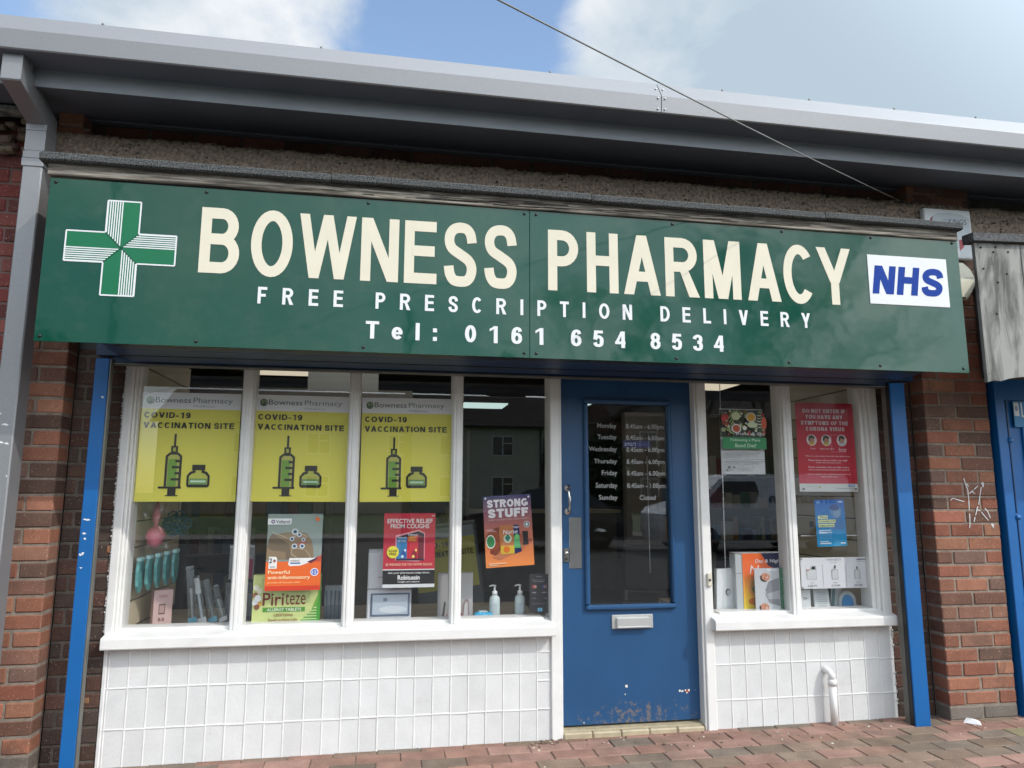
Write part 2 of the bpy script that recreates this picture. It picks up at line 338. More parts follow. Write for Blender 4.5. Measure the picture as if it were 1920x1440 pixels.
# glyph primitives: ('b',x0,y0,x1,y1) filled box with 's' = stem, 't' = bar resolved by expressions; ('d',xb,yb,xt,yt) slanted bar; ('c',pts) curved ribbon on centre line box; ('o',) closed ribbon
def glyph(ch, w, h, s, t):
    H = h; W = w; o = []
    B = lambda x0,y0,x1,y1: o.append(('p', [(x0,y0),(x1,y0),(x1,y1),(x0,y1)]))
    def D(xb, yb, xt, yt, k=1.12): k *= s; o.append(('p', [(xb,yb),(xb+k,yb),(xt+k,yt),(xt,yt)]))
    def C(pts, closed=False): o.append(('c', pts, closed))
    def CB(pts, x0=0, x1=None, y0=0, y1=None):
        x1 = W if x1 is None else x1; y1 = H if y1 is None else y1
        C([(x0+s/2+p[0]*(x1-x0-s), y0+t/2+p[1]*(y1-y0-t)) for p in pts])
    k = 1.12*s
    if ch == 'A': D(0,0,W/2-k/2,H); o.append(('p', [(W-k,0),(W,0),(W/2+k/2,H),(W/2-k/2,H)])); B(W*.22,H*.22,W*.78,H*.22+t)
    elif ch == 'B':
        B(0,0,s,H)
        for y0,y1,xw in ((H*.52-t/2,H,W*.95),(0,H*.52+t/2,W)):
            r = (y1-y0-t)/2; cx = xw-s/2-r*.8
            C([(s*.5,y1-t/2)]+arcp(cx,(y0+y1)/2,r*.8,r,90,-90,12)+[(s*.5,y0+t/2)])
    elif ch in 'CG':
        C(arcp(W/2,H/2,(W-s)/2,(H-t)/2,42,318 if ch=='C' else 300,30))
        if ch == 'G': B(W-s,H*.12,W,H*.52); B(W*.5,H*.52-t,W,H*.52)
    elif ch == 'D': B(0,0,s,H); r=(H-t)/2; C([(s*.5,H-t/2),(W*.42,H-t/2)]+arcp(W*.42,H/2,W-s/2-W*.42,r,90,-90,16)+[(s*.5,t/2)])
    elif ch == 'E': B(0,0,s,H); B(s*.8,0,W,t); B(s*.8,H-t,W*.98,H); B(s*.8,H*.52-t/2,W*.93,H*.52+t/2)
    elif ch == 'F': B(0,0,s,H); B(s*.8,H-t,W,H); B(s*.8,H*.50-t/2,W*.88,H*.50+t/2)
    elif ch == 'H': B(0,0,s,H); B(W-s,0,W,H); B(s*.8,H*.53-t/2,W-s*.8,H*.53+t/2)
    elif ch in 'Il|': B(W/2-s/2,0,W/2+s/2,H)
    elif ch == 'J': B(W-s,H*.3,W,H); C([(W-s/2,H*.31)]+arcp(W/2,H*.3,(W-s)/2,H*.3-t/2,0,-180,14))
    elif ch == 'K': B(0,0,s,H); D(s*.8,H*.36,W-k,H); D(W-k*1.05,0,W*.33,H*.62)
    elif ch == 'L': B(0,0,s,H); B(s*.8,0,W,t)
    elif ch == 'M': B(0,0,s,H); B(W-s,0,W,H); D(W/2-k/2,0,s*.15,H,1.15); o.append(('p', [(W/2-k/2,0),(W/2+k/2,0),(W-s*.15,H),(W-s*.15-k*1.03,H)]))
    elif ch == 'N': B(0,0,s,H); B(W-s,0,W,H); D(W-s*1.12,0,0,H,1.12)
    elif ch in 'O0': C(arcp(W/2,H/2,(W-s)/2,(H-t)/2,0,360,36), True)
    elif ch == 'P': B(0,0,s,H); y0=H*.40; r=(H-y0-t)/2; cx=W-s/2-r*.9; C([(s*.5,H-t/2)]+arcp(cx,y0+t/2+r,r*.9,r,90,-90,12)+[(s*.5,y0+t/2)])
    elif ch == 'R':
        B(0,0,s,H); y0=H*.42; r=(H-y0-t)/2; cx=W*.96-s/2-r*.9; C([(s*.5,H-t/2)]+arcp(cx,y0+t/2+r,r*.9,r,90,-90,12)+[(s*.5,y0+t/2)])
        o.append(('p', [(W-k*1.05,0),(W+s*.05,0),(W*.68,H*.46),(W*.42,H*.46)]))
    elif ch == 'S': CB(crom(S_PTS))
    elif ch == 'T': B(0,H-t,W,H); B(W/2-s/2,0,W/2+s/2,H-t*.8)
    elif ch == 'U': r=(W-s)/2; C([(s/2,H),(s/2,H*.35)]+arcp(W/2,H*.35,r,H*.35-t/2,180,360,14)+[(W-s/2,H)])
    elif ch == 'V': D(W/2-k/2,0,0,H); o.append(('p', [(W/2-k/2,0),(W/2+k/2,0),(W,H),(W-k,H)]))
    elif ch == 'W':
        k = s*.95
        q = W*.28; D(q-k/2,0,0,H,.95); o.append(('p', [(q-k/2,0),(q+k/2,0),(W/2+k/2,H),(W/2-k/2,H)]))
        D(W-q-k/2,0,W/2-k/2,H,.95); o.append(('p', [(W-q-k/2,0),(W-q+k/2,0),(W,H),(W-k,H)]))
    elif ch == 'X': D(0,0,W-k,H); D(W-k,0,0,H)
    elif ch == 'Y': B(W/2-s/2,0,W/2+s/2,H*.45); D(W/2-k/2,H*.38,0,H); o.append(('p', [(W/2-k/2,H*.38),(W/2+k/2,H*.38),(W,H),(W-k,H)]))
    elif ch == 'Z': B(0,0,W,t); B(0,H-t,W,H); D(0,t*.5,W-k,H-t*.5)
    elif ch == '1': B(W*.5,0,W*.5+s,H); o.append(('p', [(W*.12,H*.68),(W*.12,H*.83),(W*.55,H),(W*.55,H*.84)]))
    elif ch == '2': CB([(0,.72),(.05,.86),(.25,.98),(.5,1),(.78,.97),(.95,.84),(.95,.68),(.8,.5),(.45,.26),(.05,-.02)]); B(0,0,W,t)
    elif ch == '3': CB(crom([(0,.76),(.1,.9),(.5,1),(.88,.92),(.96,.76),(.86,.6),(.45,.53)])); CB(crom([(.45,.53),(.86,.47),(1,.28),(.9,.08),(.5,0),(.1,.08),(0,.24)]))
    elif ch == '4': B(W*.60,0,W*.60+s,H); B(0,H*.22,W,H*.22+t); o.append(('p', [(0,H*.30),(s*.9,H*.30),(W*.60+s*.5,H),(W*.60-s*.1,H)]))
    elif ch == '5': B(W*.12,H-t,W*.95,H); o.append(('p', [(W*.02,H*.45),(W*.02+s,H*.48),(W*.12+s,H),(W*.12,H)])); CB(crom([(.02,.46),(.3,.62),(.6,.65),(.95,.52),(1,.32),(.9,.08),(.5,0),(.12,.07),(0,.22)]))
    elif ch in '69':
        a = [(.97,.78),(.85,.95),(.52,1),(.2,.9),(.04,.68),(0,.35)]; b = arcp(.5,.3,.5,.3,0,360,24)
        if ch == '9': a = [(1-x,1-y) for x,y in a]; b = [(1-x,1-y) for x,y in b]
        CB(crom(a)); CB(b)
    elif ch == '8': CB(arcp(.5,.27,.5,.27,0,360,24)); CB(arcp(.5,.77,.44,.23,0,360,24))
    elif ch == '7': B(0,H-t,W,H); D(W*.22,0,W-k,H-t*.6)
    elif ch == 'e': C(arcp(W/2,H*.36,(W-s)/2,H*.36-t/2,0,325,26)); B(s*.6,H*.36-t*.38,W-s*.1,H*.36+t*.38)
    elif ch == '-': B(W*.05,H*.36-t/2,W*.95,H*.36+t/2)
    elif ch == ':': B(W/2-s/2,0,W/2+s/2,s); B(W/2-s/2,H*.5,W/2+s/2,H*.5+s)
    elif ch == '.': B(W/2-s/2,0,W/2+s/2,s)
    elif ch == '?': CB([(0,.76),(.15,.93),(.5,1),(.85,.93),(1,.78),(.88,.62),(.58,.45),(.5,.28)]); B(W/2-s/2,0,W/2+s/2,s)
    return o
GW = dict(A=.74,B=.68,C=.70,D=.70,E=.62,F=.58,G=.75,H=.68,I=.24,J=.52,K=.72,L=.58,M=.80,N=.70,O=.76,P=.64,Q=.76,R=.70,S=.64,T=.64,U=.68,V=.72,W=1.0,X=.72,Y=.72,Z=.62,e=.54,l=.22)
def put_glyph(mb, ch, x, z, w, h, y, mat, s, t, xf=None):
    xf = xf or (lambda a, b: (a, b))
    for q, g in enumerate(glyph(ch, w, h, s, t)):
        yy = y-q*.00025
        if g[0] == 'p': mb.poly([xf(x+a, z+b) for a, b in g[1]], yy, mat)
        else:
            pts, closed = g[1], g[2]; n = len(pts); L = []; Rr = []
            for i in range(n):
                a = pts[i-1] if i > 0 else (pts[-2] if closed else pts[0]); b = pts[i+1] if i < n-1 else (pts[1] if closed else pts[-1])
                dx, dz = b[0]-a[0], b[1]-a[1]; l = math.hypot(dx, dz) or 1; nx, nz = -dz/l, dx/l
                k = .5*math.hypot(s*nx, t*nz)
                L.append(xf(x+pts[i][0]+nx*k, z+pts[i][1]+nz*k)); Rr.append(xf(x+pts[i][0]-nx*k, z+pts[i][1]-nz*k))
            vs = [(a, yy, b) for a, b in L]+[(a, yy, b) for a, b in Rr]
            mb.add(vs, [[i, i+1, n+i+1, n+i] for i in range(n-1)], mat)
def caps(mb, text, x0, x1, z, h, y, mat, s=.19, t=.17, gap=.14, space=.30, xf=None, each=None):
    """bold grotesque capitals fitted between x0 and x1"""
    u = 0; items = []
    for ch in text:
        if ch == ' ': u += space; continue
        w = GW.get(ch, .56 if ch.isdigit() else (.34 if ch in '-' else .26)); items.append((ch, u, w)); u += w+gap
    u -= gap; k = (x1-x0)/u
    for ch, a, w in items:
        if each: mb = MB()
        put_glyph(mb, ch, x0+a*k, z, w*k, h, y, mat, s*h*min(1.15, k/h) , t*h, xf)
        if each: each(mb)
def ftext(mb, text, x0, x1, z0, z1, y, mat, bold=.0, shear=0, xf=None, align=None):
    """built-in typeface, fitted to a box"""
    c = bpy.data.curves.new('t', 'FONT'); c.body = text; c.size = 1; c.offset = bold*.45; c.shear = shear; c.resolution_u = 3
    if align: c.align_x = align
    o = bpy.data.objects.new('t', c); me = bpy.data.meshes.new_from_object(o)
    vs = [v.co.copy() for v in me.vertices]
    if vs:
        ax = min(v.x for v in vs); bx = max(v.x for v in vs); az = min(v.y for v in vs); bz = max(v.y for v in vs)
        kx = (x1-x0)/max(bx-ax,1e-6); kz = (z1-z0)/max(bz-az,1e-6)
        xf = xf or (lambda a, b: (a, b)); out = []
        for v in vs: a, b = xf(x0+(v.x-ax)*kx, z0+(v.y-az)*kz); out.append((a, y, b))
        mb.add(out, [list(p.vertices) for p in me.polygons], mat)
    bpy.data.objects.remove(o); bpy.data.curves.remove(c); bpy.data.meshes.remove(me)

# ================================================================== THE SETTING
GZ = lambda x: -.018+.007*max(-4, min(4, x))
def ground():
    # block paving, real blocks in the first metre and a half, laid in rows along the shop
    mb = MB(); cols = [(.27,.155,.12),(.24,.145,.11),(.20,.145,.105),(.29,.175,.14),(.19,.145,.11),(.175,.14,.11),(.225,.16,.12)]
    moss = [(.24,.21,.12),(.21,.19,.12),(.25,.22,.14)]
    y = .06; r = 0
    while y > -1.75:
        x = -4.2+(r % 2)*.105+wob(.01)
        while x < 4.2:
            red = rnd.random() < (.75 if r < 3 else .25)
            c = cols[rnd.choice((0,1,3)) if red else rnd.choice((2,4,5,6))]
            if x > 1.9 and y < -.25 and rnd.random() < .7: c = moss[rnd.randrange(3)]
            v = rnd.uniform(.85, 1.12); c = tuple(q*v for q in c); z = GZ(x+.1)+wob(.0012)
            mb.box(x, x+.2035+wob(.001), y-.1035+wob(.001), y, z-.05, z, M['paver'], c, bev=.003+wob(.001)); x += .2075
        y -= .1075; r += 1
    o = mb.build('paving_blocks'); tag(o, kind='structure')
    mb = MB(); mb.extr([(.1,-.004),(-3.2,-.004),(-3.2,-.2),(.1,-.2)], -4.3, 4.3, M['joint_sand'])
    for v in range(len(mb.v)):
        x, yy, z = mb.v[v]; mb.v[v] = (x, yy, z+GZ(x)-.0005)
    tag(mb.build('paving_bed'), kind='structure')
    mb = MB(); mb.box(-30, 30, -3.6, -1.86, -.2, -.028, M['slab']); mb.box(-30,-4.3,-1.86,.3,-.2,-.04, M['slab']); mb.box(4.3,30,-1.86,.3,-.2,-.02,M['slab']); tag(mb.build('pavement'), kind='structure')
    mb = MB(); mb.box(-60, 60, -16, -3.6, -.3, -.13, M['asphalt']); tag(mb.build('road'), kind='structure')
    mb = MB(); mb.box(-60, 60, -18, -16, -.3, -.02, M['slab']); tag(mb.build('far_pavement'), kind='structure')
    mb = MB(); mb.box(-400, 400, -400, -18, -.4, -.03, M['grass']); mb.box(-400,400,9,400,-.4,-.06,M['grass']); tag(mb.build('ground'), kind='structure')
ground()

# ------------------------------------------------------------------ the shop
shop = empty('shop_building', (0,0,0), 'red brick shop unit with white framed windows and blue glazed door', 'building')
def part(mb, name, parent=None): return mb.build(name, parent or shop)

mb = MB(); brickwork(mb, -3.04, -2.80, -.075, 3.0, -.11, .108, BRICKS, lambda r: [.015,.225] if r % 2 == 0 else [.1275,.1125]); part(mb, 'brick_pier')
mb = MB(); brickwork(mb, 1.755, 2.175, -.075, 3.1, -.11, .108, BRICKS, lambda r: [.21,.21] if r % 2 == 0 else [.105,.21,.105]); pr = part(mb, 'brick_pier')
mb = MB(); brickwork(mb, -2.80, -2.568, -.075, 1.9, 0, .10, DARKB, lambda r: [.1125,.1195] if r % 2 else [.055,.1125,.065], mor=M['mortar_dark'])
# one spalled brick showing its orange core
mb.box(-2.60,-2.57,-.003,.05,.915,.965,M['brick'],(.36,.16,.08),bev=.012); mb.box(-2.645,-2.60,-.003,.05,.235,.285,M['brick'],(.24,.13,.065),bev=.014)
part(mb, 'brick_reveal')
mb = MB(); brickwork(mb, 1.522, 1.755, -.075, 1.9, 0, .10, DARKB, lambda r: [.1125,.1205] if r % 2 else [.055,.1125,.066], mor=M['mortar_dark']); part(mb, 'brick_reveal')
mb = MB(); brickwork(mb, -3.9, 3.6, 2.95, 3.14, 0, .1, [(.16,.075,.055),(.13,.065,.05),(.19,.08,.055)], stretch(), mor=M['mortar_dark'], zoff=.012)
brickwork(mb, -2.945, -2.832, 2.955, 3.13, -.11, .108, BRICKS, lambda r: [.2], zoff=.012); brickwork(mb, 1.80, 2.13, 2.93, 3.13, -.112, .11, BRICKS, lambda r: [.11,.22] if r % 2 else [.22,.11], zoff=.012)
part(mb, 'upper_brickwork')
# graffiti scratched in white paint on the right pier
mb = MB()
def scrawl(pts, r=.0026):
    for (a, b), (c, d) in zip(pts[:-1], pts[1:]):
        dx, dz = c-a, d-b; l = math.hypot(dx, dz); nx, nz = -dz/l*r, dx/l*r
        mb.poly([(a+nx,b+nz),(a-nx,b-nz),(c-nx*.7,d-nz*.7),(c+nx*.7,d+nz*.7)], -.1128, M['white_vinyl'], th=.0012)
scrawl([(1.966,1.299),(1.975,1.262),(1.985,1.235),(1.985,1.17),(1.982,1.12)]); scrawl([(1.982,1.10),(1.980,1.05),(1.974,1.02)]); scrawl([(1.98,1.27),(1.992,1.252)])
scrawl([(1.868,1.176),(1.885,1.187),(1.90,1.182),(1.955,1.168)]); scrawl([(1.994,1.214),(2.02,1.232)]); scrawl([(2.028,1.238),(2.055,1.258)]); scrawl([(2.012,1.225),(2.03,1.212)])
scrawl([(2.078,1.268),(2.089,1.277),(2.086,1.25)],.005); scrawl([(2.074,1.25),(2.060,1.20),(2.046,1.15)]); scrawl([(2.04,1.14),(2.02,1.09)],.0028); scrawl([(2.016,1.08),(2.006,1.055)],.0028)
scrawl([(2.03,1.13),(2.052,1.115)]); scrawl([(2.06,1.108),(2.10,1.062)]); scrawl([(2.085,1.13),(2.10,1.115),(2.115,1.075)]); scrawl([(2.12,1.045),(2.127,1.018),(2.13,1.04)],.004)
mb.build('graffiti', pr)

# pebbly concrete lintel band: rough displaced slab
mb = MB(); n = 900; k = 12; x0, x1 = -3.04, 3.6
rows = [(-.128,2.72),(-.128,2.80),(-.128,2.825),(-.128,2.845),(-.128,2.862),(-.128,2.879),(-.128,2.896),(-.128,2.913),(-.127,2.93),(-.122,2.946),(-.10,2.962),(.02,2.968)]
vs = []
for i in range(n+1):
    x = x0+(x1-x0)*i/n
    for a, (yy, zz) in enumerate(rows):
        q = noise.noise(Vector((x*60, yy*30, zz*60)))*.007+noise.noise(Vector((x*9, zz*9, 4)))*.006
        vs.append((x, yy-q, zz-.004*x+(q*1.3 if a > 8 else 0)))
mb.add(vs, [[i*k+a, (i+1)*k+a, (i+1)*k+a+1, i*k+a+1] for i in range(n) for a in range(k-1)], M['roughcast'], smooth=False)
mb.box(-3.04,3.6,-.10,.0,2.5,2.93,M['roughcast'])
part(mb, 'concrete_band')
mb = MB(); rr = random.Random(3)
for i in range(520):
    x = rr.uniform(-2.9,2.6); z = rr.uniform(2.80,2.95)-.004*x; c = rr.choice([(.30,.27,.23),(.12,.09,.08),(.24,.15,.11),(.42,.40,.36),(.05,.045,.04)]); q = rr.uniform(.002,.0055)
    mb.box(x-q,x+q,-.137,-.12,z-q*.8,z+q*.8,M['brick'],c,bev=q*.5)
tag(mb.build('pebble_dash', [o for o in shop.children if o.name.startswith('concrete_band')][0]), kind='stuff')

# solid walls behind, roof slab, room
mb = MB()
mb.box(-3.9,3.6,.02,.25,1.90,3.14,M['int_dark']); mb.box(-3.9,-2.62,.11,.5,-.1,1.9,M['int_dark']); mb.box(1.56,3.6,.11,.5,-.1,1.9,M['int_dark'])
mb.box(-3.9,-3.8,.5,9,-.1,3.14,M['interior']); mb.box(3.6,3.7,.5,9,-.1,3.14,M['interior']); mb.box(-3.9,3.7,9,9.1,-.1,3.14,M['int_dark'])
part(mb, 'shell_wall')
mb = MB(); mb.box(-3.8,3.6,.25,9,2.5,2.56,M['interior']); ce = part(mb, 'ceiling')
for (a, b, c, d, mt) in [(-2.85,-2.15,4.15,4.38,'lightpanel'),(-2.7,-1.95,5.8,6.4,'lightpanel'),(-.25,.4,6.5,7.1,'lightpanel_cool'),(2.0,2.8,4.0,4.6,'lightpanel'),(-2.3,-1.1,1.6,2.2,'lamp'),(.4,1.4,1.6,2.2,'lamp'),(-1,.2,1.6,2.2,'lamp'),(1.0,1.6,6.0,6.6,'lightpanel_cool')]:  # lamp entries: unseen panels nearest the window, added to lift the room light
    mb = MB(); mb.box(a,b,c,d,2.485,2.499,M[mt]); mb.build('light_panel', ce)
mb = MB(); mb.box(-3.8,3.6,.25,9,-.08,.0,M['int_floor']); part(mb, 'floor')
mb = MB(); mb.box(-8,8,-.52,9.2,3.13,3.18,M['soffit']); mb.box(-8,8,-.52,9.2,3.18,3.20,M['galv']); part(mb, 'roof')
# inner partitions and dark furniture masses deep in the shop
mb = MB(); mb.box(-3.8,-1.1,2.6,2.7,0,2.1,M['interior']); part(mb, 'partition_wall'); mb = MB(); mb.box(1.0,3.6,3.0,3.1,0,2.0,M['interior']); part(mb, 'partition_wall')

# eaves: folded metal fascia + stepped soffit
mb = MB()
P1 = [(-.562,3.262),(-.618,3.168),(-.621,3.162),(-.612,3.082),(-.606,3.077)]
for (a, b) in [(-8,-.0),( .004,3.0),(3.004,8)]:
    pr_ = [(y, z-.0045*a) for y, z in P1]+[(-.54,3.078-.0045*a),(-.50,3.262-.0045*a)]
    mb.extr(pr_, a, b, M['galv'], dz=-.0045*(b-a))
ea = part(mb, 'eaves_fascia')
mb = MB()
for jx in (0.002, 3.002):
    for sgn in (-1, 1):
        for (y, z) in [(-.592,3.215),(-.6205,3.150),(-.6145,3.096)]:
            mb = MB(); mb.tube([(jx+sgn*.018, y+.004, z-.0045*jx), (jx+sgn*.018, y-.004, z-.0045*jx)], .0045, M['steel'], n=8); mb.build('rivet', ea)
for x in [-2.6,-1.65,-.55,.36,.85,1.35,1.85]:
    mb = MB(); mb.lathe([(.007,0),(.005,.012),(.0,.014)], x, -.555, M['guide_grey'], n=8, z0=3.262-.0045*x); mb.build('bolt_head', ea)
mb = MB(); mb.extr([(-.605,3.077),(-.463,3.078),(-.463,3.090),(-.605,3.089)], -8, 8, M['soffit'])
mb.extr([(-.463,3.084),(-.453,3.084),(-.446,3.000),(-.456,2.998)], -8, 8, M['soffit_edge'])
mb.extr([(-.450,3.000),(.0,3.080),(.0,3.10),(-.450,3.02)], -8, 8, M['soffit'])
mb.box(-8,8,-.04,-.001,3.066,3.0815,M['soffit_edge'])
for v in range(len(mb.v)): x, y, z = mb.v[v]; mb.v[v] = (x, y, z-.0045*x)
mb.build('soffit', ea)
mb = MB(); rr = random.Random(5)
for i in range(26):
    x = -3+i*.21+rr.uniform(-.03,.03); y = -.40 if i % 2 else -.06
    z = (3.0085 if i % 2 else 3.069)-.0045*x; mb = MB(); mb.lathe([(.004,-.004),(.006,0)], x, y, M['galv'], n=8, z0=z); mb.build('soffit_screw', ea)

# ------------------------------------------------------------------ stall risers of painted tiles
def riser(x0, x1, xs, zs, name, extra=None):
    mb = MB(); mb.box(x0, x1, .004, .10, -.08, .50, M['tile'], bev=.004)
    ex = [x0]+list(xs)+[x1]; ez = [-.08]+list(zs)+[.50]
    for a, b in zip(ex[:-1], ex[1:]):
        for c_, d_ in zip(ez[:-1], ez[1:]):
            if b-a < .01: continue
            v = rnd.uniform(.90,1.0); y1 = wob(.0007); y2 = wob(.0007); tx = wob(.0006)
            mb.add([(a,y1-tx,c_),(b,y1+tx,c_),(b,y2+tx,d_),(a,y2-tx,d_)], [[0,1,2,3]], M['tilev'], (.64*v,.645*v,.64*v))
    for x in xs:
        xw = x+wob(.0015); mb.box(xw-.0032-wob(.0006), xw+.0032, -.0028, .004, -.05, .49, M['grout'], bev=.0012)
    for z in zs:
        prev = x0+.002
        for x in list(xs)+[x1]:
            zz = z+wob(.0015); mb.box(prev, x, -.0031, .004, zz-.0034, zz+.0034, M['grout'], bev=.0012); prev = x
    if extra: extra(mb)
    return part(mb, name)
xsL = [-2.541+.0884*i for i in range(24)]
def exL(mb):
    for z in (.405,.265,.128): mb.box(-.505,-.432,-.0031,.004,z-.003,z+.003,M['grout'],bev=.001)
    mb.box(-2.565,-2.548,-.006,.03,-.06,.49,M['grout'],bev=.003)
r1 = riser(-2.552,-.432, xsL, (.127,.308,.487), 'tiled_wall', exL)
xsR = [.457+.0885*i for i in range(11)]+[1.43]
r2 = riser(.452,1.521, xsR, (.127,.308,.487), 'tiled_wall')

# ------------------------------------------------------------------ windows
def window(x0, x1, mull, jl, jr, sx0, sx1):
    f = MB(); W_ = M['white_paint']
    # jambs with stepped mouldings
    if jl:
        f.box(x0,x0+.040,-.014,.12,.552,1.9,W_,bev=.004); f.box(x0+.040,x0+.053,.004,.12,.552,1.9,W_,bev=.003); f.box(x0+.053,x0+.062,.022,.12,.552,1.9,W_,bev=.002)
    if jr:
        f.box(x1-.052,x1,-.014,.12,.552,1.9,W_,bev=.004); f.box(x1-.072,x1-.052,.004,.12,.552,1.9,W_,bev=.003); f.box(x1-.095,x1-.072,.020,.12,.552,1.9,W_,bev=.002)
    f.box(x0, x1, .0, .12, 1.845, 1.9, W_, bev=.003)
    f.box(x0+.05, x1-.04, .012, .12, .552, .574, W_, bev=.003)
    if jl:
        # lumpy old paint and filler where the jamb meets the brick
        for i in range(90):
            z = .56+i*.0145; q = rnd.uniform(.003,.009); f.box(x0-q, x0+.004, -.008+wob(.004), .02, z, z+rnd.uniform(.008,.015), W_, bev=.003)
    if jr:
        for i in range(90):
            z = .0+i*.0205; q = rnd.uniform(.001,.0045)
            if rnd.random() < .55: f.box(x1-.004, x1+q, -.006+wob(.004), .02, z, z+rnd.uniform(.008,.02), W_, bev=.003)
    fr = part(f, 'window_frame')
    for a, b in mull:
        m_ = MB(); c = (a+b)/2
        m_.box(a+.006,b-.006,-.016,.10,.556,1.88,W_,bev=.004); m_.box(a,a+.012,.004,.10,.556,1.88,W_,bev=.003); m_.box(b-.012,b,.004,.10,.556,1.88,W_,bev=.003); m_.box(c-.009,c+.009,-.020,.0,.556,1.88,W_,bev=.004)
        m_.build('mullion', fr)
    edges = [x0+(.055 if jl else 0)]+[q for a, b in mull for q in (a+.01, b-.01)]+[x1-(.08 if jr else 0)]
    for i in range(0, len(edges), 2):
        g = MB(); g.box(edges[i], edges[i+1], .046, .049, .565, 1.86, M['glass']); g.build('pane', fr)
    s = MB(); s.extr([(-.067,.492),(-.070,.497),(-.070,.538),(-.065,.545),(.0,.560),(.03,.566),(.10,.566),(.10,.492)], sx0, sx1, W_)
    s.build('sill', fr)
    return fr
wl = window(-2.571,-.430, [(-2.021,-1.960),(-1.494,-1.436),(-.962,-.903)], True, False, -2.562, -.424)
wr = window(.452,1.521, [(.913,.978)], False, True, .440, 1.512)
ldg = MB(); ldg.box(-2.56,-.45,.10,.78,.51,.54,M['ledge']); ldg.box(-2.56,-.45,.70,.78,0,.51,M['interior']); part(ldg,'display_ledge')
ldg = MB(); ldg.box(.45,1.52,.10,.78,.51,.54,M['ledge']); ldg.box(.45,1.52,.70,.78,0,.51,M['interior']); part(ldg,'display_ledge')
for sx, sgn in ((-2.545,1),(1.50,-1)):
    s_ = MB()
    for i in range(11):
        z = .54+i*.13; s_.box(sx, sx+sgn*.018, .10, .95, z+.006, z+.13, M['slat'], bev=.003)
    s_.box(sx-.004*sgn, sx+.006*sgn, .10, .95, .54, 2.0, M['int_dark']); part(s_, 'slatted_display_wall')
s_ = MB()
for i in range(13): s_.box(2.0,2.02,.6,2.9,.3+i*.13+.006,.3+i*.13+.13,M['slat'],bev=.003)

# door frame, threshold
d = MB(); W_ = M['white_paint']
d.box(-.436,-.386,-.014,.13,-.06,1.9,W_,bev=.004); d.box(-.386,-.373,-.004,.13,-.06,1.9,W_,bev=.003)
d.box(.404,.456,-.014,.13,-.05,1.9,W_,bev=.004); d.box(.391,.404,-.002,.13,-.05,1.9,W_,bev=.003)
d.box(-.43,.45,.0,.13,1.856,1.9,W_,bev=.003)
part(d, 'door_frame')
d = MB(); x = -.372
while x < .39:
    xe = min(x+.152, .39); d.box(x, xe-.003, -.012, .07, -.05, .006+wob(.001), M['threshold'], (1,1,1), bev=.006); x += .152
d.box(-.372,.39,.02,.12,-.03,.012,M['threshold']); part(d, 'threshold')
# the door leaf
DB = M['door_blue']
d = MB(); ox0,ox1,oz0,oz1,ix0,ix1,iz0,iz1 = -.366,.40,.024,1.85,-.222,.258,.606,1.708
vs = [(a,y,b) for y in (.055,.098) for a,b in ((ox0,oz0),(ox1,oz0),(ox1,oz1),(ox0,oz1),(ix0,iz0),(ix1,iz0),(ix1,iz1),(ix0,iz1))]
fs = [[0,1,5,4],[1,2,6,5],[2,3,7,6],[3,0,4,7]]; fs += [[i+8 for i in f][::-1] for f in fs]+[[i,(i+1)%4,(i+1)%4+8,i+8][::-1] for i in range(4)]+[[4+i,4+(i+1)%4,12+(i+1)%4,12+i] for i in range(4)]
d.add(vs, fs, DB)
door = part(d, 'door')
d = MB()
for (a, b, c, e) in [(-.236,.270,.596,.622),(-.236,.270,1.700,1.726)]: d.box(a,b,.032,.075,c,e,DB,bev=.008)
d.box(-.236,-.211,.032,.075,.622,1.700,DB,bev=.008); d.box(.250,.270,.032,.075,.622,1.700,DB,bev=.008); d.build('glazing_bead', door)
d = MB(); d.box(-.215,.255,.072,.075,.61,1.71,M['glass']); pane = d.build('pane', door)
# opening hours in white vinyl on the door glass
d = MB(); wv = paint('frosted_vinyl', (.34,.35,.35,1), .5, var=.1); y_ = .0705
days = [('Monday',-.150,1.560,1.594,'8.45am - 6.00pm'),('Tuesday',-.150,1.497,1.531,'8.45am - 6.00pm'),('Wednesday',-.200,1.430,1.464,'8.45am - 6.00pm'),('Thursday',-.171,1.364,1.397,'8.45am - 6.00pm'),('Friday',-.128,1.299,1.334,'8.45am - 6.00pm'),('Saturday',-.164,1.231,1.266,'8.45am - 1.00pm'),('Sunday',-.147,1.166,1.200,'Closed')]
for nm, xl, za, zb, t in days:
    d = MB(); ftext(d, nm, xl, -.040, za, zb, y_, wv, bold=.016); d.build('day_lettering', door); d = MB()
    if t == 'Closed': ftext(d, t, .086, .178, za+.007, zb, y_, wv, bold=.016)
    else: ftext(d, t, .016, .238, za-.001, zb-.001, y_, wv, bold=.016)
    d.build('hours_lettering', door)
d = MB(); d.box(.0,.160,.0765,.078,1.462,1.500,ink(28,34,96)); ftext(d,'smart',.008,.075,1.470,1.492,.0760,ink(190,195,215)); ftext(d,'meter',.08,.150,1.472,1.490,.0760,ink(80,90,150)); d.build('sticker', door)
d = MB(); S_ = M['steel']
for z in (1.237,1.112):
    d.tube([(-.327,.055,z),(-.327,.048,z)], .019, S_, n=18); d.tube([(-.327,.048,z),(-.327,.030,z)], .008, S_)
d.tube([(-.327,.034,1.112),(-.326,.020,1.135),(-.325,.014,1.175),(-.326,.020,1.215),(-.327,.034,1.237)], .0075, S_, n=12); d.build('pull_handle', door)
d = MB(); d.box(-.320,-.252,.051,.056,.812,1.081,S_,bev=.0015); d.build('lock_plate', door)
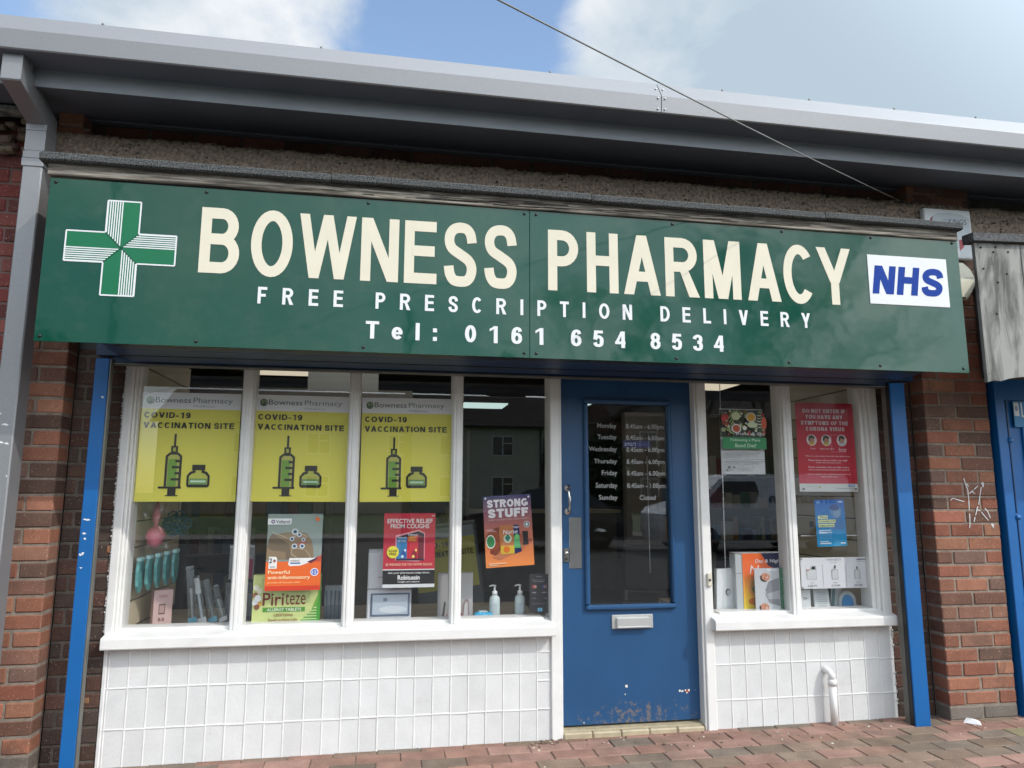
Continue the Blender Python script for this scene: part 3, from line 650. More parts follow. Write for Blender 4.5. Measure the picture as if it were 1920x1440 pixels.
d = MB(); d.box(-.352,-.323,.048,.056,.845,.918,M['guide_grey'],bev=.004); d.tube([(-.338,.048,.895),(-.338,.036,.895)], .010, S_, n=14); d.tube([(-.338,.048,.865),(-.338,.040,.865)], .006, M['black'], n=10); d.build('lock', door)
d = MB(); A_ = paint('aluminium', (.60,.61,.60,1), .38, metal=.6, var=.06)
d.box(-.092,.137,.046,.056,.497,.569,A_,bev=.003); d.box(-.070,.112,.030,.048,.506,.556,A_,bev=.004); d.box(-.070,.112,.024,.046,.503,.512,A_,bev=.003); d.build('letterbox', door)
d = MB()
for q, (nx, nz) in enumerate([(-.028,1.775),(.0,1.772),(.026,1.775)]): 
    pass
nm = paint('faded_navy', (.012,.05,.15,1), .5)
ftext(d, '56', -.035, .035, 1.757, 1.795, .0535, nm, bold=.02); d.build('door_number', door)
d = MB(); rr = random.Random(11)
chip = ink(225,222,215); red = ink(150,60,40)
def chipf(cx, cz, r, mat, y=.0535):
    n = 9; d.poly([(cx+r*rr.uniform(.5,1.2)*math.cos(2*math.pi*i/n), cz+r*rr.uniform(.5,1.2)*math.sin(2*math.pi*i/n)) for i in range(n)], y, mat)
for cx, cz, r, mt, y in [(-.018,.205,.011,chip,.0535),(.278,.172,.010,chip,.0535),(.292,.168,.008,chip,.0535),(.318,.166,.017,red,.0537),(.330,.172,.009,chip,.0533),(.318,.160,.007,chip,.0533),(.31,.172,.006,chip,.0533),(.368,.172,.003,chip,.0535),(-.025,.165,.005,chip,.0535),(-.25,.035,.004,chip,.0535)]: d = MB(); chipf(cx,cz,r*.8,mt,y); d.build('paint_chip', door)

# ------------------------------------------------------------------ roller shutter
rs = empty('roller_shutter', (-.5,-.1,0), 'rolled up shutter with navy housing and bright blue side guides', 'shutter')
def rp(mb, name): 
    o = mb.build(name, rs); o.location = (.5,.1,0); return o
m_ = MB(); m_.box(-2.50,1.42,-.470,-.155,1.822,1.88,M['navy'],bev=.004); m_.box(-2.66,1.66,-.150,-.012,1.850,2.35,M['navy']); m_.box(-2.50,1.42,-.325,-.300,1.8195,1.823,M['black']); rp(m_, 'housing')
m_ = MB(); m_.box(-2.60,1.54,-.125,-.075,1.818,1.876,M['navy'],bev=.004); m_.box(-2.60,1.54,-.130,-.070,1.812,1.818,M['guide_grey']); rp(m_, 'bottom_rail')
for (a, b, inner, z0) in ((-2.660,-2.598,1,-.045),(1.508,1.600,-1,-.012)):
    m_ = MB(); m_.box(a,b,-.150,-.108 if inner == 1 else -.085,z0,1.835,M['rail_blue'],bev=.003)
    if inner == 1:
        m_.box(b,b+.008,-.146,-.116,z0,1.835,M['guide_grey'],bev=.002)
    else:
        m_.box(a-.004,a,-.143,-.115,z0,1.835,M['black'],bev=.001); m_.box(a-.006,a-.0,-.115,-.080,z0,1.835,M['guide_grey'],bev=.001)
    g = rp(m_, 'guide_rail')
    m_ = MB(); rr = random.Random(4)
    if inner == 1:
        for cx, cz in [(-2.640,1.085),(-2.628,1.083),(-2.64,1.022),(-2.634,1.0),(-2.65,.93),(-2.638,.933),(-2.64,.87),(-2.615,1.65)]:
            q = 8; m_ = MB(); m_.poly([(cx+.009*rr.uniform(.3,1.2)*math.cos(2*math.pi*i/q), cz+.006*rr.uniform(.3,1.2)*math.sin(2*math.pi*i/q)) for i in range(q)], -.1508, M['white_vinyl']); m_.build('paint_splash', g)

# ------------------------------------------------------------------ shop sign
sg = empty('shop_sign', (-.47,-.235,1.89), 'long green pharmacy fascia sign with cream lettering', 'sign')
KS = .8964
sg.scale = (KS, KS, KS); sg.location = (-1.2732+(-.47+1.2732)*KS, -.5972, 1.2164+(1.89-1.2164)*KS)
def sp(mb, name, parent=None):
    o = mb.build(name, parent or sg)
    if not parent: o.location = (.47,.235,-1.89)
    return o
m_ = MB(); m_.box(-2.62,1.71,-.222,.26,1.893,2.70,M['navy']); m_.box(-2.61,1.70,-.224,-.15,1.8915,1.893,M['black']); m_.box(-2.87,-2.63,-.222,-.20,1.95,2.70,M['old_wood']); m_.box(1.72,1.93,-.222,-.20,1.95,2.70,M['old_wood']); m_.box(-2.87,1.93,-.20,.26,2.45,2.70,M['mortar_dark']); sp(m_, 'backing_box')
pans = []
for a, b in ((-2.897,-.5915),(-.5895,1.957)):
    m_ = MB(); m_.box(a,b,-.2330,-.2240,1.890,2.679,M['green'],bev=.0012); pans.append(sp(m_, 'sign_panel'))
Y = -.2345
LT = {'B':(-2.211,-2.028),'O':(-1.976,-1.780),'W':(-1.751,-1.476),'N':(-1.450,-1.264),'E':(-1.235,-1.072),'S':(-1.036,-.868),'S2':(-.829,-.659),'P':(-.493,-.330),'H':(-.284,-.112),'A':(-.082,.122),'R':(.151,.341),'M':(.372,.585),'A2':(.623,.820),'C':(.840,1.028),'Y':(1.045,1.256)}
for k_, (a, b) in LT.items():
    m_ = MB(); ch = k_[0]; o_ = .006 if ch in 'OSC' else 0; put_glyph(m_, ch, a, 2.252-o_, b-a, .329+2*o_, Y, M['cream'], .049, .055); sp(m_, 'letter')
caps(None, 'FREE PRESCRIPTION DELIVERY', -1.931, .985, 2.112, .083, Y, M['white_vinyl'], s=.20, t=.17, gap=.98, space=1.15, each=lambda m: sp(m, 'letter'))
caps(None, 'Tel: 0161 654 8534', -1.414, .468, 1.960, .088, Y, M['white_vinyl'], s=.20, t=.17, gap=.62, space=.75, each=lambda m: sp(m, 'letter'))
m_ = MB(); m_.box(1.361,1.868,-.2365,-.2334,2.269,2.556,M['white_vinyl'],bev=.0006); 
sk = lambda x, z: (x+(z-2.328)*.16, z)
for ch, a, b in (('N',1.378,1.512),('H',1.530,1.663),('S',1.684,1.822)): put_glyph(m_, ch, a, 2.328, b-a, .166, -.2372, M['nhs_blue'], .042, .039, xf=sk)
sp(m_, 'logo_plate')
# green cross emblem
m_ = MB(); cx, cz = -2.561, 2.351; A = .243; Bq = .0735; hh = .232; G_ = M['sign_green']; V = M['white_vinyl']
m_.poly([(cx-Bq,cz+Bq),(cx-Bq,cz+hh),(cx+Bq,cz+hh),(cx+Bq,cz+Bq),(cx+A,cz+Bq),(cx+A,cz-Bq),(cx+Bq,cz-Bq),(cx+Bq,cz-hh),(cx-Bq,cz-hh),(cx-Bq,cz-Bq),(cx-A,cz-Bq),(cx-A,cz+Bq)], Y, G_)
def line(m2, a, b, r, y, mat):
    dx, dz = b[0]-a[0], b[1]-a[1]; l = math.hypot(dx, dz); nx, nz = -dz/l*r, dx/l*r
    m2.poly([(a[0]+nx,a[1]+nz),(b[0]+nx,b[1]+nz),(b[0]-nx,b[1]-nz),(a[0]-nx,a[1]-nz)], y, mat)
out = [(-Bq,Bq),(-Bq,hh),(Bq,hh),(Bq,Bq),(A,Bq),(A,-Bq),(Bq,-Bq),(Bq,-hh),(-Bq,-hh),(-Bq,-Bq),(-A,-Bq),(-A,Bq)]
for i in range(12):
    a, b = out[i], out[(i+1) % 12]; ex = .003 if i % 2 == 0 else .003
    line(m_, (cx+a[0], cz+a[1]), (cx+b[0], cz+b[1]), .0034, Y-.0004-.0002*(i % 2), V)
nl = 7
for i in range(nl):
    q = -Bq+Bq*(i+.1)/nl+.002        # upper arm, left half: vertical hatching ending on the diagonal
    line(m_, (cx+q, cz+abs(q)+.003), (cx+q, cz+hh), .0027, Y-.0008, V)
    line(m_, (cx-q, cz-abs(q)-.003), (cx-q, cz-hh), .0027, Y-.0008, V)
    line(m_, (cx+abs(q)+.003, cz-q), (cx+A, cz-q), .0027, Y-.0009, V)
    line(m_, (cx-abs(q)-.003, cz+q), (cx-A, cz+q), .0027, Y-.0009, V)
for a, b in (((-Bq,Bq),(0,0)),((Bq,-Bq),(0,0)),((Bq,Bq),(0,0)),((-Bq,-Bq),(0,0))): line(m_, (cx+a[0],cz+a[1]), (cx+b[0]*.1,cz+b[1]*.1), .002, Y-.0012, M['green'])
sp(m_, 'cross_emblem')
for x in (-2.871,-2.197,-1.422,-.619,-.556,.20,.845,1.396,1.921):
    for z in (2.658,1.915):
        m_ = MB(); m_.tube([(x,-.2325,z),(x,-.237,z),(x,-.240,z)], .0085, M['black'], n=12, r1=.005); sp(m_, 'screw_cap')
m_ = MB(); m_.extr([(-.243,2.690),(-.246,2.694),(-.245,2.748),(.20,2.752),(.20,2.690)], -2.905, 1.950, M['old_wood'], dz=-.018); 
# ragged splits in the batten
rr = random.Random(8)
for i in range(60):
    x = rr.uniform(-1.7,.9); l = rr.uniform(.04,.25); z = 2.694+rr.uniform(.006,.045)-.0037*(x+2.9); m_.box(x,x+l,-.2485-rr.uniform(0,.002),-.24,z,z+rr.uniform(.001,.004),M['old_wood'] if i % 3 else M['black'],bev=.0008)
sp(m_, 'timber_batten')
for a, b, sg_ in ((-2.935,-1.608,0),(-1.603,-.266,1),(-.262,1.090,0),(1.095,1.966,1)):
    m_ = MB(); n = int((b-a)/.02); zz = 2.748-.0045*(a+2.9)+.004*sg_; vs = []; pf = [(.24,.0),(-.272,.0),(-.280,.006),(-.280,.034),(-.274,.040),(.24,.058)]
    for i in range(n+1):
        x = a+(b-a)*i/n
        for (y, z) in pf:
            q = noise.noise(Vector((x*5, z*20, 1)))*.003; e = .004 if i in (0, n) else 0
            vs.append((x, y+(e if y < -.2 else 0)+q*.6, zz+z-.0045*(x-a)+q))
    k = len(pf); m_.add(vs, [[i*k+j, (i+1)*k+j, (i+1)*k+(j+1) % k, i*k+(j+1) % k] for i in range(n) for j in range(k)]+[list(range(k)), [n*k+j for j in range(k)][::-1]], M['felt']); sp(m_, 'felt_strip')

# ------------------------------------------------------------------ downpipe
dp = empty('downpipe', (-2.996,-.15,0), 'square grey metal rainwater downpipe left of the green sign', 'downpipe')
def dpp(mb, name): o = mb.build(name, dp); o.location = (2.996,.15,0); return o
m_ = MB(); m_.box(-2.978,-2.894,-.324,-.222,-.06,2.895,M['galv'],bev=.005); dpp(m_, 'pipe')
m_ = MB(); a, b = -2.976, -2.896; m_.extr([(-.324,2.893),(-.570,2.966),(-.575,2.972),(-.575,3.12),(-.49,3.12),(-.49,3.06),(-.222,2.965),(-.222,2.893)], a, b, M['galv']); dpp(m_, 'offset_bend')
for z0, z1, g in ((2.864,2.897,.0025),(2.765,2.864,.0012),(2.728,2.762,.003),(2.688,2.728,.0045)):
    m_ = MB(); m_.box(-2.978-g,-2.894+g,-.324-g,-.222,z0,z1,M['galv'],bev=.002); dpp(m_, 'collar')
m_ = MB(); rr = random.Random(2)
for cx, cz, w in [(-3.02,1.56,.02),(-2.99,1.51,.03),(-3.0,1.43,.025),(-2.975,1.425,.02),(-2.96,1.28,.006)]:
    cx = -2.936+(cx+2.996)*.93; cz = 1.216+(cz-1.216)*.965; m_.poly([(cx-w/2,cz),(cx,cz+.004),(cx+w/2,cz-.002),(cx+w*.3,cz-.006),(cx-w*.3,cz-.003)], -.3248, M['white_vinyl'])
dpp(m_, 'paint_mark')

# ------------------------------------------------------------------ neighbour on the left: painted brick
nb = empty('neighbouring_wall', (-3.5,0,0), 'red painted brick wall left of the grey downpipe', 'wall')
m_ = MB(); brickwork(m_, -4.6, -3.045, -.075, 2.99, -.09, .09, REDB, stretch(shift=1), mor=paint('red_mortar',(.13,.085,.075,1),.9,var=.3)); o = m_.build('brickwork', nb); o.location = (3.5,0,0)
m_ = MB(); rr = random.Random(6)
for i in range(40):
    x = rr.uniform(-3.6,-3.05); z = rr.uniform(2.80,3.0); w = rr.uniform(.02,.06); m_.box(x,x+w,-.15+rr.uniform(-.01,.02),-.1,z,z+w*.6,M['brick'],rr.choice([(.16,.12,.09),(.10,.07,.055),(.2,.17,.12)]),bev=.008)
m_.box(-3.9,-3.05,-.19,-.12,3.02,3.05,M['old_board'],bev=.004); o = m_.build('broken_render', nb); o.location = (3.5,0,0)

# ------------------------------------------------------------------ waste pipe, doorbell, litter
wp = empty('waste_pipe', (1.10,-.05,-.01), 'short white waste pipe bent into the tiled wall under the right window', 'pipe')
m_ = MB(); m_.tube([(1.104,-.047,-.02),(1.104,-.047,.20)], .0190, M['white_paint'], n=18); o = m_.build('pipe', wp); o.location = (-1.10,.05,.01)
m_ = MB(); m_.tube([(1.104,-.047,.19),(1.104,-.047,.222)], .0225, M['white_paint'], n=18); m_.tube([(1.104,-.047,.22),(1.103,-.046,.243),(1.098,-.036,.257),(1.093,-.015,.262),(1.091,.01,.262)], .0178, M['white_paint'], n=18); o = m_.build('elbow', wp); o.location = (-1.10,.05,.01)
bl = empty('doorbell', (.435,-.014,.715), 'small cream doorbell on the right side of the door frame', 'doorbell')
m_ = MB(); m_.box(-.014,.014,-.014,0,0,.072,M['threshold'] if 0 else paint('bell_cream',(.62,.58,.47,1),.4),bev=.005); m_.build('case', bl)
m_ = MB(); m_.tube([(0,-.013,.036),(0,-.018,.036)], .007, M['guide_grey'], n=14); m_.build('button', bl)
m_ = MB()
m_.add([(1.80,-.14,-.004),(1.86,-.20,-.004),(1.875,-.17,.008),(1.83,-.13,.016),(1.845,-.16,.020)], [[0,1,4],[1,2,4],[2,3,4],[3,0,4],[0,3,2,1]], ink(235,235,235))
tag(m_.build('litter_scrap'), 'crumpled white paper scrap at the foot of the right brick pier', 'litter')
m_ = MB(); rr = random.Random(12)
for i in range(70):
    x = rr.uniform(-.6,2.3); y = -.02-abs(rr.gauss(0,.16)); q = rr.uniform(.002,.006); m_.box(x-q,x+q*1.4,y-q,y+q,GZ(x)-.001,GZ(x)+q,M['brick'],rr.choice([(.5,.46,.4),(.2,.14,.1),(.6,.58,.52),(.1,.08,.06)]),bev=q*.5)
for i in range(26):
    x = rr.uniform(-.55,-.38); y = rr.uniform(-.07,-.01); q = rr.uniform(.003,.008); m_.box(x-q,x+q,y-q,y+q,GZ(x)-.001,GZ(x)+q,M['brick'],rr.choice([(.3,.26,.2),(.15,.1,.08)]),bev=q*.5)
tag(m_.build('grit'), 'loose grit and chips scattered on the paving by the wall', 'grit', kind='stuff')

# ------------------------------------------------------------------ alarm boxes
ab = empty('alarm_box', (1.97,-.13,2.60), 'white square alarm sounder box with grey oval and dark lettering behind the sign end', 'alarm box')
def at_(mb, name, root, par=None):
    o = mb.build(name, par or root)
    if not par: o.location = tuple(-q for q in root.location)
    return o
m_ = MB(); m_.box(1.811,2.127,-.168,-.13,2.594,2.897,ink(225,228,230),bev=.006); bx = at_(m_, 'case', ab)
m_ = MB(); g1 = ink(190,200,205); 
m_.poly([(1.84,2.80),(1.86,2.845),(1.90,2.868),(1.98,2.875),(2.06,2.868),(2.115,2.85),(2.115,2.70),(1.95,2.60+.02),(1.84,2.70)], -.1686, g1)
m_.poly([(1.835,2.795),(1.848,2.83),(1.868,2.85),(1.858,2.80),(1.856,2.76),(1.835,2.76)], -.1690, ink(140,50,55))
m_.poly([(2.03,2.71),(2.085,2.715),(2.055,2.66),(2.03,2.64)], -.1690, ink(165,45,60)); m_.poly([(2.03,2.64),(2.06,2.665),(2.085,2.715),(2.115,2.735),(2.115,2.605),(2.03,2.605)], -.1694, ink(200,205,208))
m_.rect(1.935,2.822,1.965,2.838,-.1694,ink(170,180,190)); ftext(m_, 'KINGS', 1.972, 2.092, 2.806, 2.838, -.1696, ink(70,80,95), bold=.01); m_.rect(2.03,2.797,2.09,2.799,-.1696,ink(150,160,170))
at_(m_, 'label_print', ab)
ab2 = empty('alarm_box', (1.98,-.115,2.34), 'cream hexagonal alarm box below the square one at the sign end', 'alarm box')
m_ = MB(); pts = [(1.86,2.36),(2.055,2.345),(2.085,2.375),(2.137,2.462),(2.10,2.535),(2.055,2.572),(1.86,2.575),(1.83,2.46)]
m_.poly(pts, -.155, ink(215,212,190), th=.045); m_.poly([(1.98+(x-1.98)*.9, 2.46+(z-2.46)*.9) for x, z in pts], -.168, ink(220,217,196), th=.013); at_(m_, 'case', ab2)
m_ = MB(); ftext(m_, 'security', 2.045, 2.105, 2.470, 2.481, -.1685, ink(130,150,160)); at_(m_, 'label_print', ab2)

# ------------------------------------------------------------------ neighbour on the right
nr = empty('neighbouring_shopfront', (2.3,-.1,0), 'bright blue steel shopfront frame of the shop on the far right', 'shopfront')
RB = M['rail_blue']
m_ = MB(); m_.box(2.20,2.262,-.135,-.04,-.03,1.90,RB,bev=.003); m_.box(2.262,2.40,-.10,.0,-.03,1.90,RB,bev=.003); m_.box(2.262,3.6,-.12,-.02,1.76,1.90,RB,bev=.003); m_.box(2.30,2.306,-.104,-.1,-.03,1.9,M['navy']); m_.box(2.39,2.41,-.112,.0,-.03,1.70,RB,bev=.003)
m_.box(2.40,3.6,-.08,.0,-.03,.60,RB); m_.box(2.40,3.6,-.09,.0,1.66,1.76,RB); at_(m_, 'frame', nr)
for z in (1.52,1.08,.60):
    m_ = MB(); m_.tube([(2.275,-.12,z),(2.275,-.142,z)], .016, RB, n=8); m_.tube([(2.275,-.10,z),(2.275,-.122,z)], .022, RB, n=16); at_(m_, 'bolt', nr)
m_ = MB(); m_.box(2.41,3.6,-.05,-.046,.6,1.66,M['glass']); at_(m_, 'pane', nr)
m_ = MB(); m_.box(2.178,3.6,.0,.05,-.1,2.95,M['int_dark']); at_(m_, 'back_wall', nr)
m_ = MB(); m_.box(2.335,3.4,-.118,-.112,1.60,1.755,ink(40,130,185),bev=.001); m_.rect(2.338,1.665,2.372,1.745,-.1185,ink(225,228,232)); m_.ell(2.355,1.71,.011,.017,-.1190,ink(150,160,185)); 
m_.rect(2.385,1.66,2.395,1.745,-.1188,ink(225,235,240)); m_.rect(2.385,1.66,2.43,1.672,-.1190,ink(225,235,240)); at_(m_, 'shop_lettering_panel', nr)
sb = empty('bare_sign_board', (1.72,-.6,1.78), 'weathered grey sign board stripped bare, on the far right beside the green sign', 'sign board')
def tb(m_, name): o = m_.build(name, sb); return o
m_ = MB(); n = 40; x0, x1 = 0, 1.6; fr_ = []; tp = []
for i in range(n+1):
    x = x0+(x1-x0)*i/n; fr_.append((x, 0, -.004+.14*min(x,.3)+.02*x+noise.noise(Vector((x*18,1,0)))*.012)); tp.append((x+.012*0, 0, .74+.02*x))
vs = fr_+tp+[(x,.02,z) for x,y,z in fr_]+[(x,.02,z) for x,y,z in tp]; k = n+1
m_.add(vs, [[i,i+1,k+i+1,k+i] for i in range(n)]+[[2*k+i+1,2*k+i,3*k+i,3*k+i+1] for i in range(n)]+[[i+1,i,2*k+i,2*k+i+1] for i in range(n)]+[[k+i,k+i+1,3*k+i+1,3*k+i] for i in range(n)]+[[0,k,3*k,2*k]], M['old_board']); m_.box(.275,.28,-.002,0,.05,.74,M['black']); tb(m_, 'board')
m_ = MB(); m_.box(.42,1.6,.02,.48,.10,.72,M['int_dark']); tb(m_, 'carcass')
m_ = MB(); m_.extr([(-.025,.742),(-.025,.785),(.05,.79),(.05,.742)], -.025, 1.6, paint('dark_felt',(.07,.072,.075,1),.9,var=.6,scale=90), dz=.05); tb(m_, 'felt_cap')
for (x, z) in ((.035,.715),(.125,.722),(.20,.70),(.11,.695),(.12,.53),(.095,.36),(.04,.60),(.18,.58)):
    m_ = MB(); m_.tube([(x,.002,z),(x,-.004,z)], .0055, M['black'], n=8); tb(m_, 'nail')

# ------------------------------------------------------------------ overhead cable
A = Vector((1.689,-.14,2.936)); Bc = Vector((-1.02,-2.0,2.532)); dr = (Bc-A)
pts = []
for i in range(60):
    t = i/59*3.5; p = A+dr*t; p.z += -.10*math.sin(math.pi*min(t,1.0))*.12; 
    p.z += .07*max(0,t-1)**1.6+ .0*t
    pts.append(p)
m_ = MB(); m_.tube(pts, .0026, M['guide_grey'], n=8); m_.tube([(1.66,-.15,2.93),(1.72,-.16,2.915),(1.78,-.13,2.95),(1.86,-.12,2.965)], .003, M['black'], n=6); m_.tube([(1.689,-.12,2.936),(1.689,-.16,2.936)], .008, M['black'], n=8)
cb = m_.build('overhead_cable'); tag(cb, 'thin dark telephone cable running from the wall up across the sky', 'cable')

# ================================================================== POSTERS AND WINDOW DISPLAY
class Sheet:
    """a printed sheet: local x -w/2..w/2, z 0..h, front towards -y"""
    def __init__(s, name, label, cat, x0, x1, z0, z1, y, back, tilt=0, group=None, th=.0012, lean=0, curl=0, bev=0):
        s.w = x1-x0; s.h = z1-z0
        s.root = empty(name, ((x0+x1)/2, y, z0), label, cat, group, rot=(R(lean), R(tilt), 0))
        p = MB(); p.box(-s.w/2, s.w/2, 0, th, 0, s.h, back, bev=bev); p.build('sheet', s.root)
        s.g = MB(); s.t = MB(); s.k = 0
    def yy(s): s.k += 1; return -.0004-.0003*(s.k//1)*.5
    def X(s, u): return (u-.5)*s.w
    def Z(s, v): return v*s.h
    def rect(s, u0, v0, u1, v1, mat): s.g.rect(s.X(u0), s.Z(v0), s.X(u1), s.Z(v1), s.yy(), mat)
    def ell(s, u, v, ru, rv, mat): s.g.ell(s.X(u), s.Z(v), ru*s.w, rv*s.h, s.yy(), mat)
    def poly(s, pts, mat): s.g.poly([(s.X(u), s.Z(v)) for u, v in pts], s.yy(), mat)
    def line(s, pts, r, mat):
        y = s.yy()
        for a, b in zip(pts[:-1], pts[1:]): line(s.g, (s.X(a[0]), s.Z(a[1])), (s.X(b[0]), s.Z(b[1])), r, y, mat)
    def text(q, txt, u0, u1, v0, v1, mat, bold=.012, shear=0, cap=False, **k):
        y = q.yy()-.0012
        if cap: caps(q.t, txt, q.X(u0), q.X(u1), q.Z(v0), q.Z(v1)-q.Z(v0), y, mat, **k)
        else: ftext(q.t, txt, q.X(u0), q.X(u1), q.Z(v0), q.Z(v1), y, mat, bold=bold, shear=shear)
    def done(s):
        if s.g.f: s.g.build('print', s.root)
        if s.t.f: s.t.build('lettering', s.root)
        return s.root
I = ink
yel, blk, grn = I(246,238,92), I(34,32,28), I(122,172,60)
YP = .0525
ylab = ['leftmost yellow vaccination site poster above the pink bag','middle yellow vaccination site poster above the shoulder pain poster','right hand yellow vaccination site poster above the red cough poster']
for i, (x0, x1) in enumerate(((-2.507,-2.035),(-1.966,-1.494),(-1.427,-.957))):
    s = Sheet('vaccination_poster', ylab[i], 'poster', x0, x1, 1.163, 1.705, YP+(.0015*i), yel, group='yellow vaccination posters')
    s.rect(0,.848,1,1,I(252,253,254)); gg = I(84,98,92); g2 = I(140,150,148)
    s.ell(.085,.925,.040,.036,I(60,95,60)); s.ell(.088,.927,.031,.028,I(150,170,130)); s.line([(.088,.90),(.086,.945)],.0022,I(50,80,50)); s.line([(.062,.915),(.088,.905),(.108,.925)],.002,I(50,80,50))
    s.text('Bowness',.135,.49,.905,.955,gg,bold=.0); s.text('Pharmacy',.515,.915,.893,.955,g2,bold=-.002); s.text('Middleton',.52,.735,.866,.884,I(165,172,172),bold=0)
    s.text('COVID-19',.035,.495,.762,.815,blk,cap=True,s=.22,t=.19); s.text('VACCINATION SITE',.035,.945,.668,.722,blk,cap=True,s=.22,t=.19)
    s.root.rotation_euler[1] = R((.0,.25,-.3)[i])
    # syringe
    cx = .36
    s.rect(cx-.010,.50,cx+.012,.615,blk)
    s.rect(cx-.034,.445,cx+.034,.505,blk); s.rect(cx-.014,.455,cx+.014,.490,I(190,190,70))
    s.poly([(cx-.082,.135),(cx-.082,.415),(cx-.045,.445),(cx+.045,.445),(cx+.082,.415),(cx+.082,.135)],blk)
    s.poly([(cx-.058,.135),(cx-.058,.405),(cx-.035,.425),(cx+.035,.425),(cx+.058,.405),(cx+.058,.135)],I(200,196,96)); s.rect(cx-.052,.138,cx+.036,.385,grn)
    for k_, (zz, l) in enumerate(((.355,.045),(.300,.075),(.245,.045),(.190,.080))): s.rect(cx+.062-l, zz, cx+.066, zz+.022, blk)
    s.rect(cx-.135,.118,cx+.09,.136,blk); s.rect(cx-.040,.052,cx+.040,.12,blk); s.rect(cx-.062,.050,cx+.062,.058,blk)
    # vial
    vx = .615
    s.poly([(vx-.115,.15),(vx-.115,.235),(vx-.085,.27),(vx-.055,.28),(vx-.055,.33),(vx+.055,.33),(vx+.055,.28),(vx+.085,.27),(vx+.115,.235),(vx+.115,.15),(vx+.10,.13),(vx-.10,.13)],blk)
    s.poly([(vx-.092,.155),(vx-.092,.23),(vx-.065,.252),(vx-.03,.262),(vx-.03,.30),(vx+.03,.30),(vx+.03,.262),(vx+.065,.252),(vx+.092,.23),(vx+.092,.155)],I(196,198,84))
    s.rect(vx-.088,.155,vx+.088,.21,I(120,160,90)); s.rect(vx-.075,.175,vx+.075,.192,I(205,235,205)); s.rect(vx-.065,.285,vx+.065,.335,blk)
    s.done()

# shoulder pain poster
s = Sheet('pain_relief_poster','grey and orange poster showing an arm reaching behind a shoulder','poster',-1.872,-1.605,.728,1.102,YP,I(150,165,160))
sk, sk2 = I(150,128,98), I(196,176,142)
s.poly([(0,.52),(.02,.60),(.08,.68),(.16,.73),(.34,.755),(.58,.765),(.72,.74),(.80,.66),(.84,.55),(.86,.40),(0,.40)], sk)
s.poly([(.0,.56),(.04,.70),(.10,.74),(.36,.62),(.40,.60),(.44,.50),(.46,.40),(.36,.40),(.34,.50),(.10,.52)], I(120,104,82))
s.poly([(.42,.40),(.44,.52),(.52,.545),(.62,.54),(.72,.50),(.76,.42),(.76,.40)], I(140,120,92))
s.line([(.08,.765),(.30,.70),(.40,.665),(.46,.69),(.60,.74),(.72,.70)],.0012,I(210,200,170)); s.line([(.44,.54),(.52,.55),(.66,.53)],.0012,I(215,200,165)); s.line([(.46,.53),(.44,.48),(.52,.44),(.58,.40)],.0012,I(215,205,170)); s.line([(.70,.52),(.78,.46),(.80,.40)],.0012,I(200,185,150))
s.line([(.56,.60),(.66,.63),(.72,.62)],.0035,I(190,90,90)); s.line([(.55,.58),(.62,.62),(.69,.68)],.003,I(200,110,105))
for u, v, r in ((.50,.765,.05),(.58,.725,.036),(.45,.67,.036),(.50,.575,.042),(.64,.575,.040),(.66,.66,.030)):
    s.ell(u,v,r*1.2,r*.82,I(225,232,238)); s.ell(u,v,r*.72,r*.5,I(70,110,140)); s.ell(u,v,r*.32,r*.22,I(25,35,55))
s.poly([(0,.86),(.41,.86),(.43,.885),(.43,.94),(0,.94)],I(238,240,240)); s.ell(.095,.90,.035,.026,I(90,60,110)); s.ell(.095,.90,.018,.013,I(230,225,235)); s.text('Voltarol',.15,.40,.875,.925,I(46,44,84),bold=.012)
s.poly([(.86,.955),(.92,.955),(.95,.93),(.915,.895),(.87,.92)],I(220,110,60))
s.poly([(0,0),(1,0),(1,.455),(.72,.37),(.5,.375),(0,.375)],I(236,106,38)); s.poly([(0,0),(1,0),(1,.06),(0,.06)],I(214,62,30)); s.poly([(.72,.37),(1,.455),(1,.37)],I(200,80,60))
s.poly([(.40,.335),(.44,.315),(.62,.32),(.84,.375),(.90,.40),(.90,.42),(.42,.42)],I(240,240,238)); s.text('voltarol',.44,.60,.375,.402,I(110,90,50),bold=0); s.poly([(.74,.37),(.92,.425),(.94,.415),(.82,.35)],I(90,40,70)); s.rect(.44,.345,.62,.362,I(60,110,170))
s.poly([(.05,.285),(.20,.285),(.20,.42),(.17,.44),(.05,.44)],I(240,240,236)); s.text('2',.06,.115,.36,.42,I(20,30,60),bold=.03); s.ell(.155,.385,.025,.02,I(150,80,90)); s.rect(.08,.30,.17,.315,I(150,160,170))
s.text('Powerful',.05,.44,.215,.265,I(250,225,180),bold=.02); s.text('anti-inflammatory',.05,.81,.135,.195,I(250,225,180),bold=.02); s.text('provides all-day pain relief',.05,.63,.088,.118,I(250,200,140),bold=.01)
s.ell(.885,.235,.075,.052,I(230,220,230)); s.ell(.885,.235,.058,.040,I(80,110,180)); s.text('12',.85,.92,.215,.255,I(240,240,250),bold=.02)
s.done()

def carton(name, label, cat, x0, x1, y0, y1, z0, z1, mats, group=None, rot=None):
    """a real carton: body plus printed front; mats = (front, side)"""
    r = empty(name, ((x0+x1)/2, (y0+y1)/2, z0), label, cat, group, rot=rot)
    w2, d2, h = (x1-x0)/2, (y1-y0)/2, z1-z0
    b = MB(); b.box(-w2,w2,-d2,d2,0,h,mats[1],bev=.0015); b.build('box', r)
    s = Sheet.__new__(Sheet); s.w = x1-x0; s.h = h; s.root = r; s.g = MB(); s.t = MB(); s.k = 0
    s.g.rect(-w2+.001,.001,w2-.001,h-.001,-d2-.0004,mats[0]); s.yy = lambda: (setattr(s,'k',s.k+1), -d2-.0008-.0002*s.k)[1]
    return s

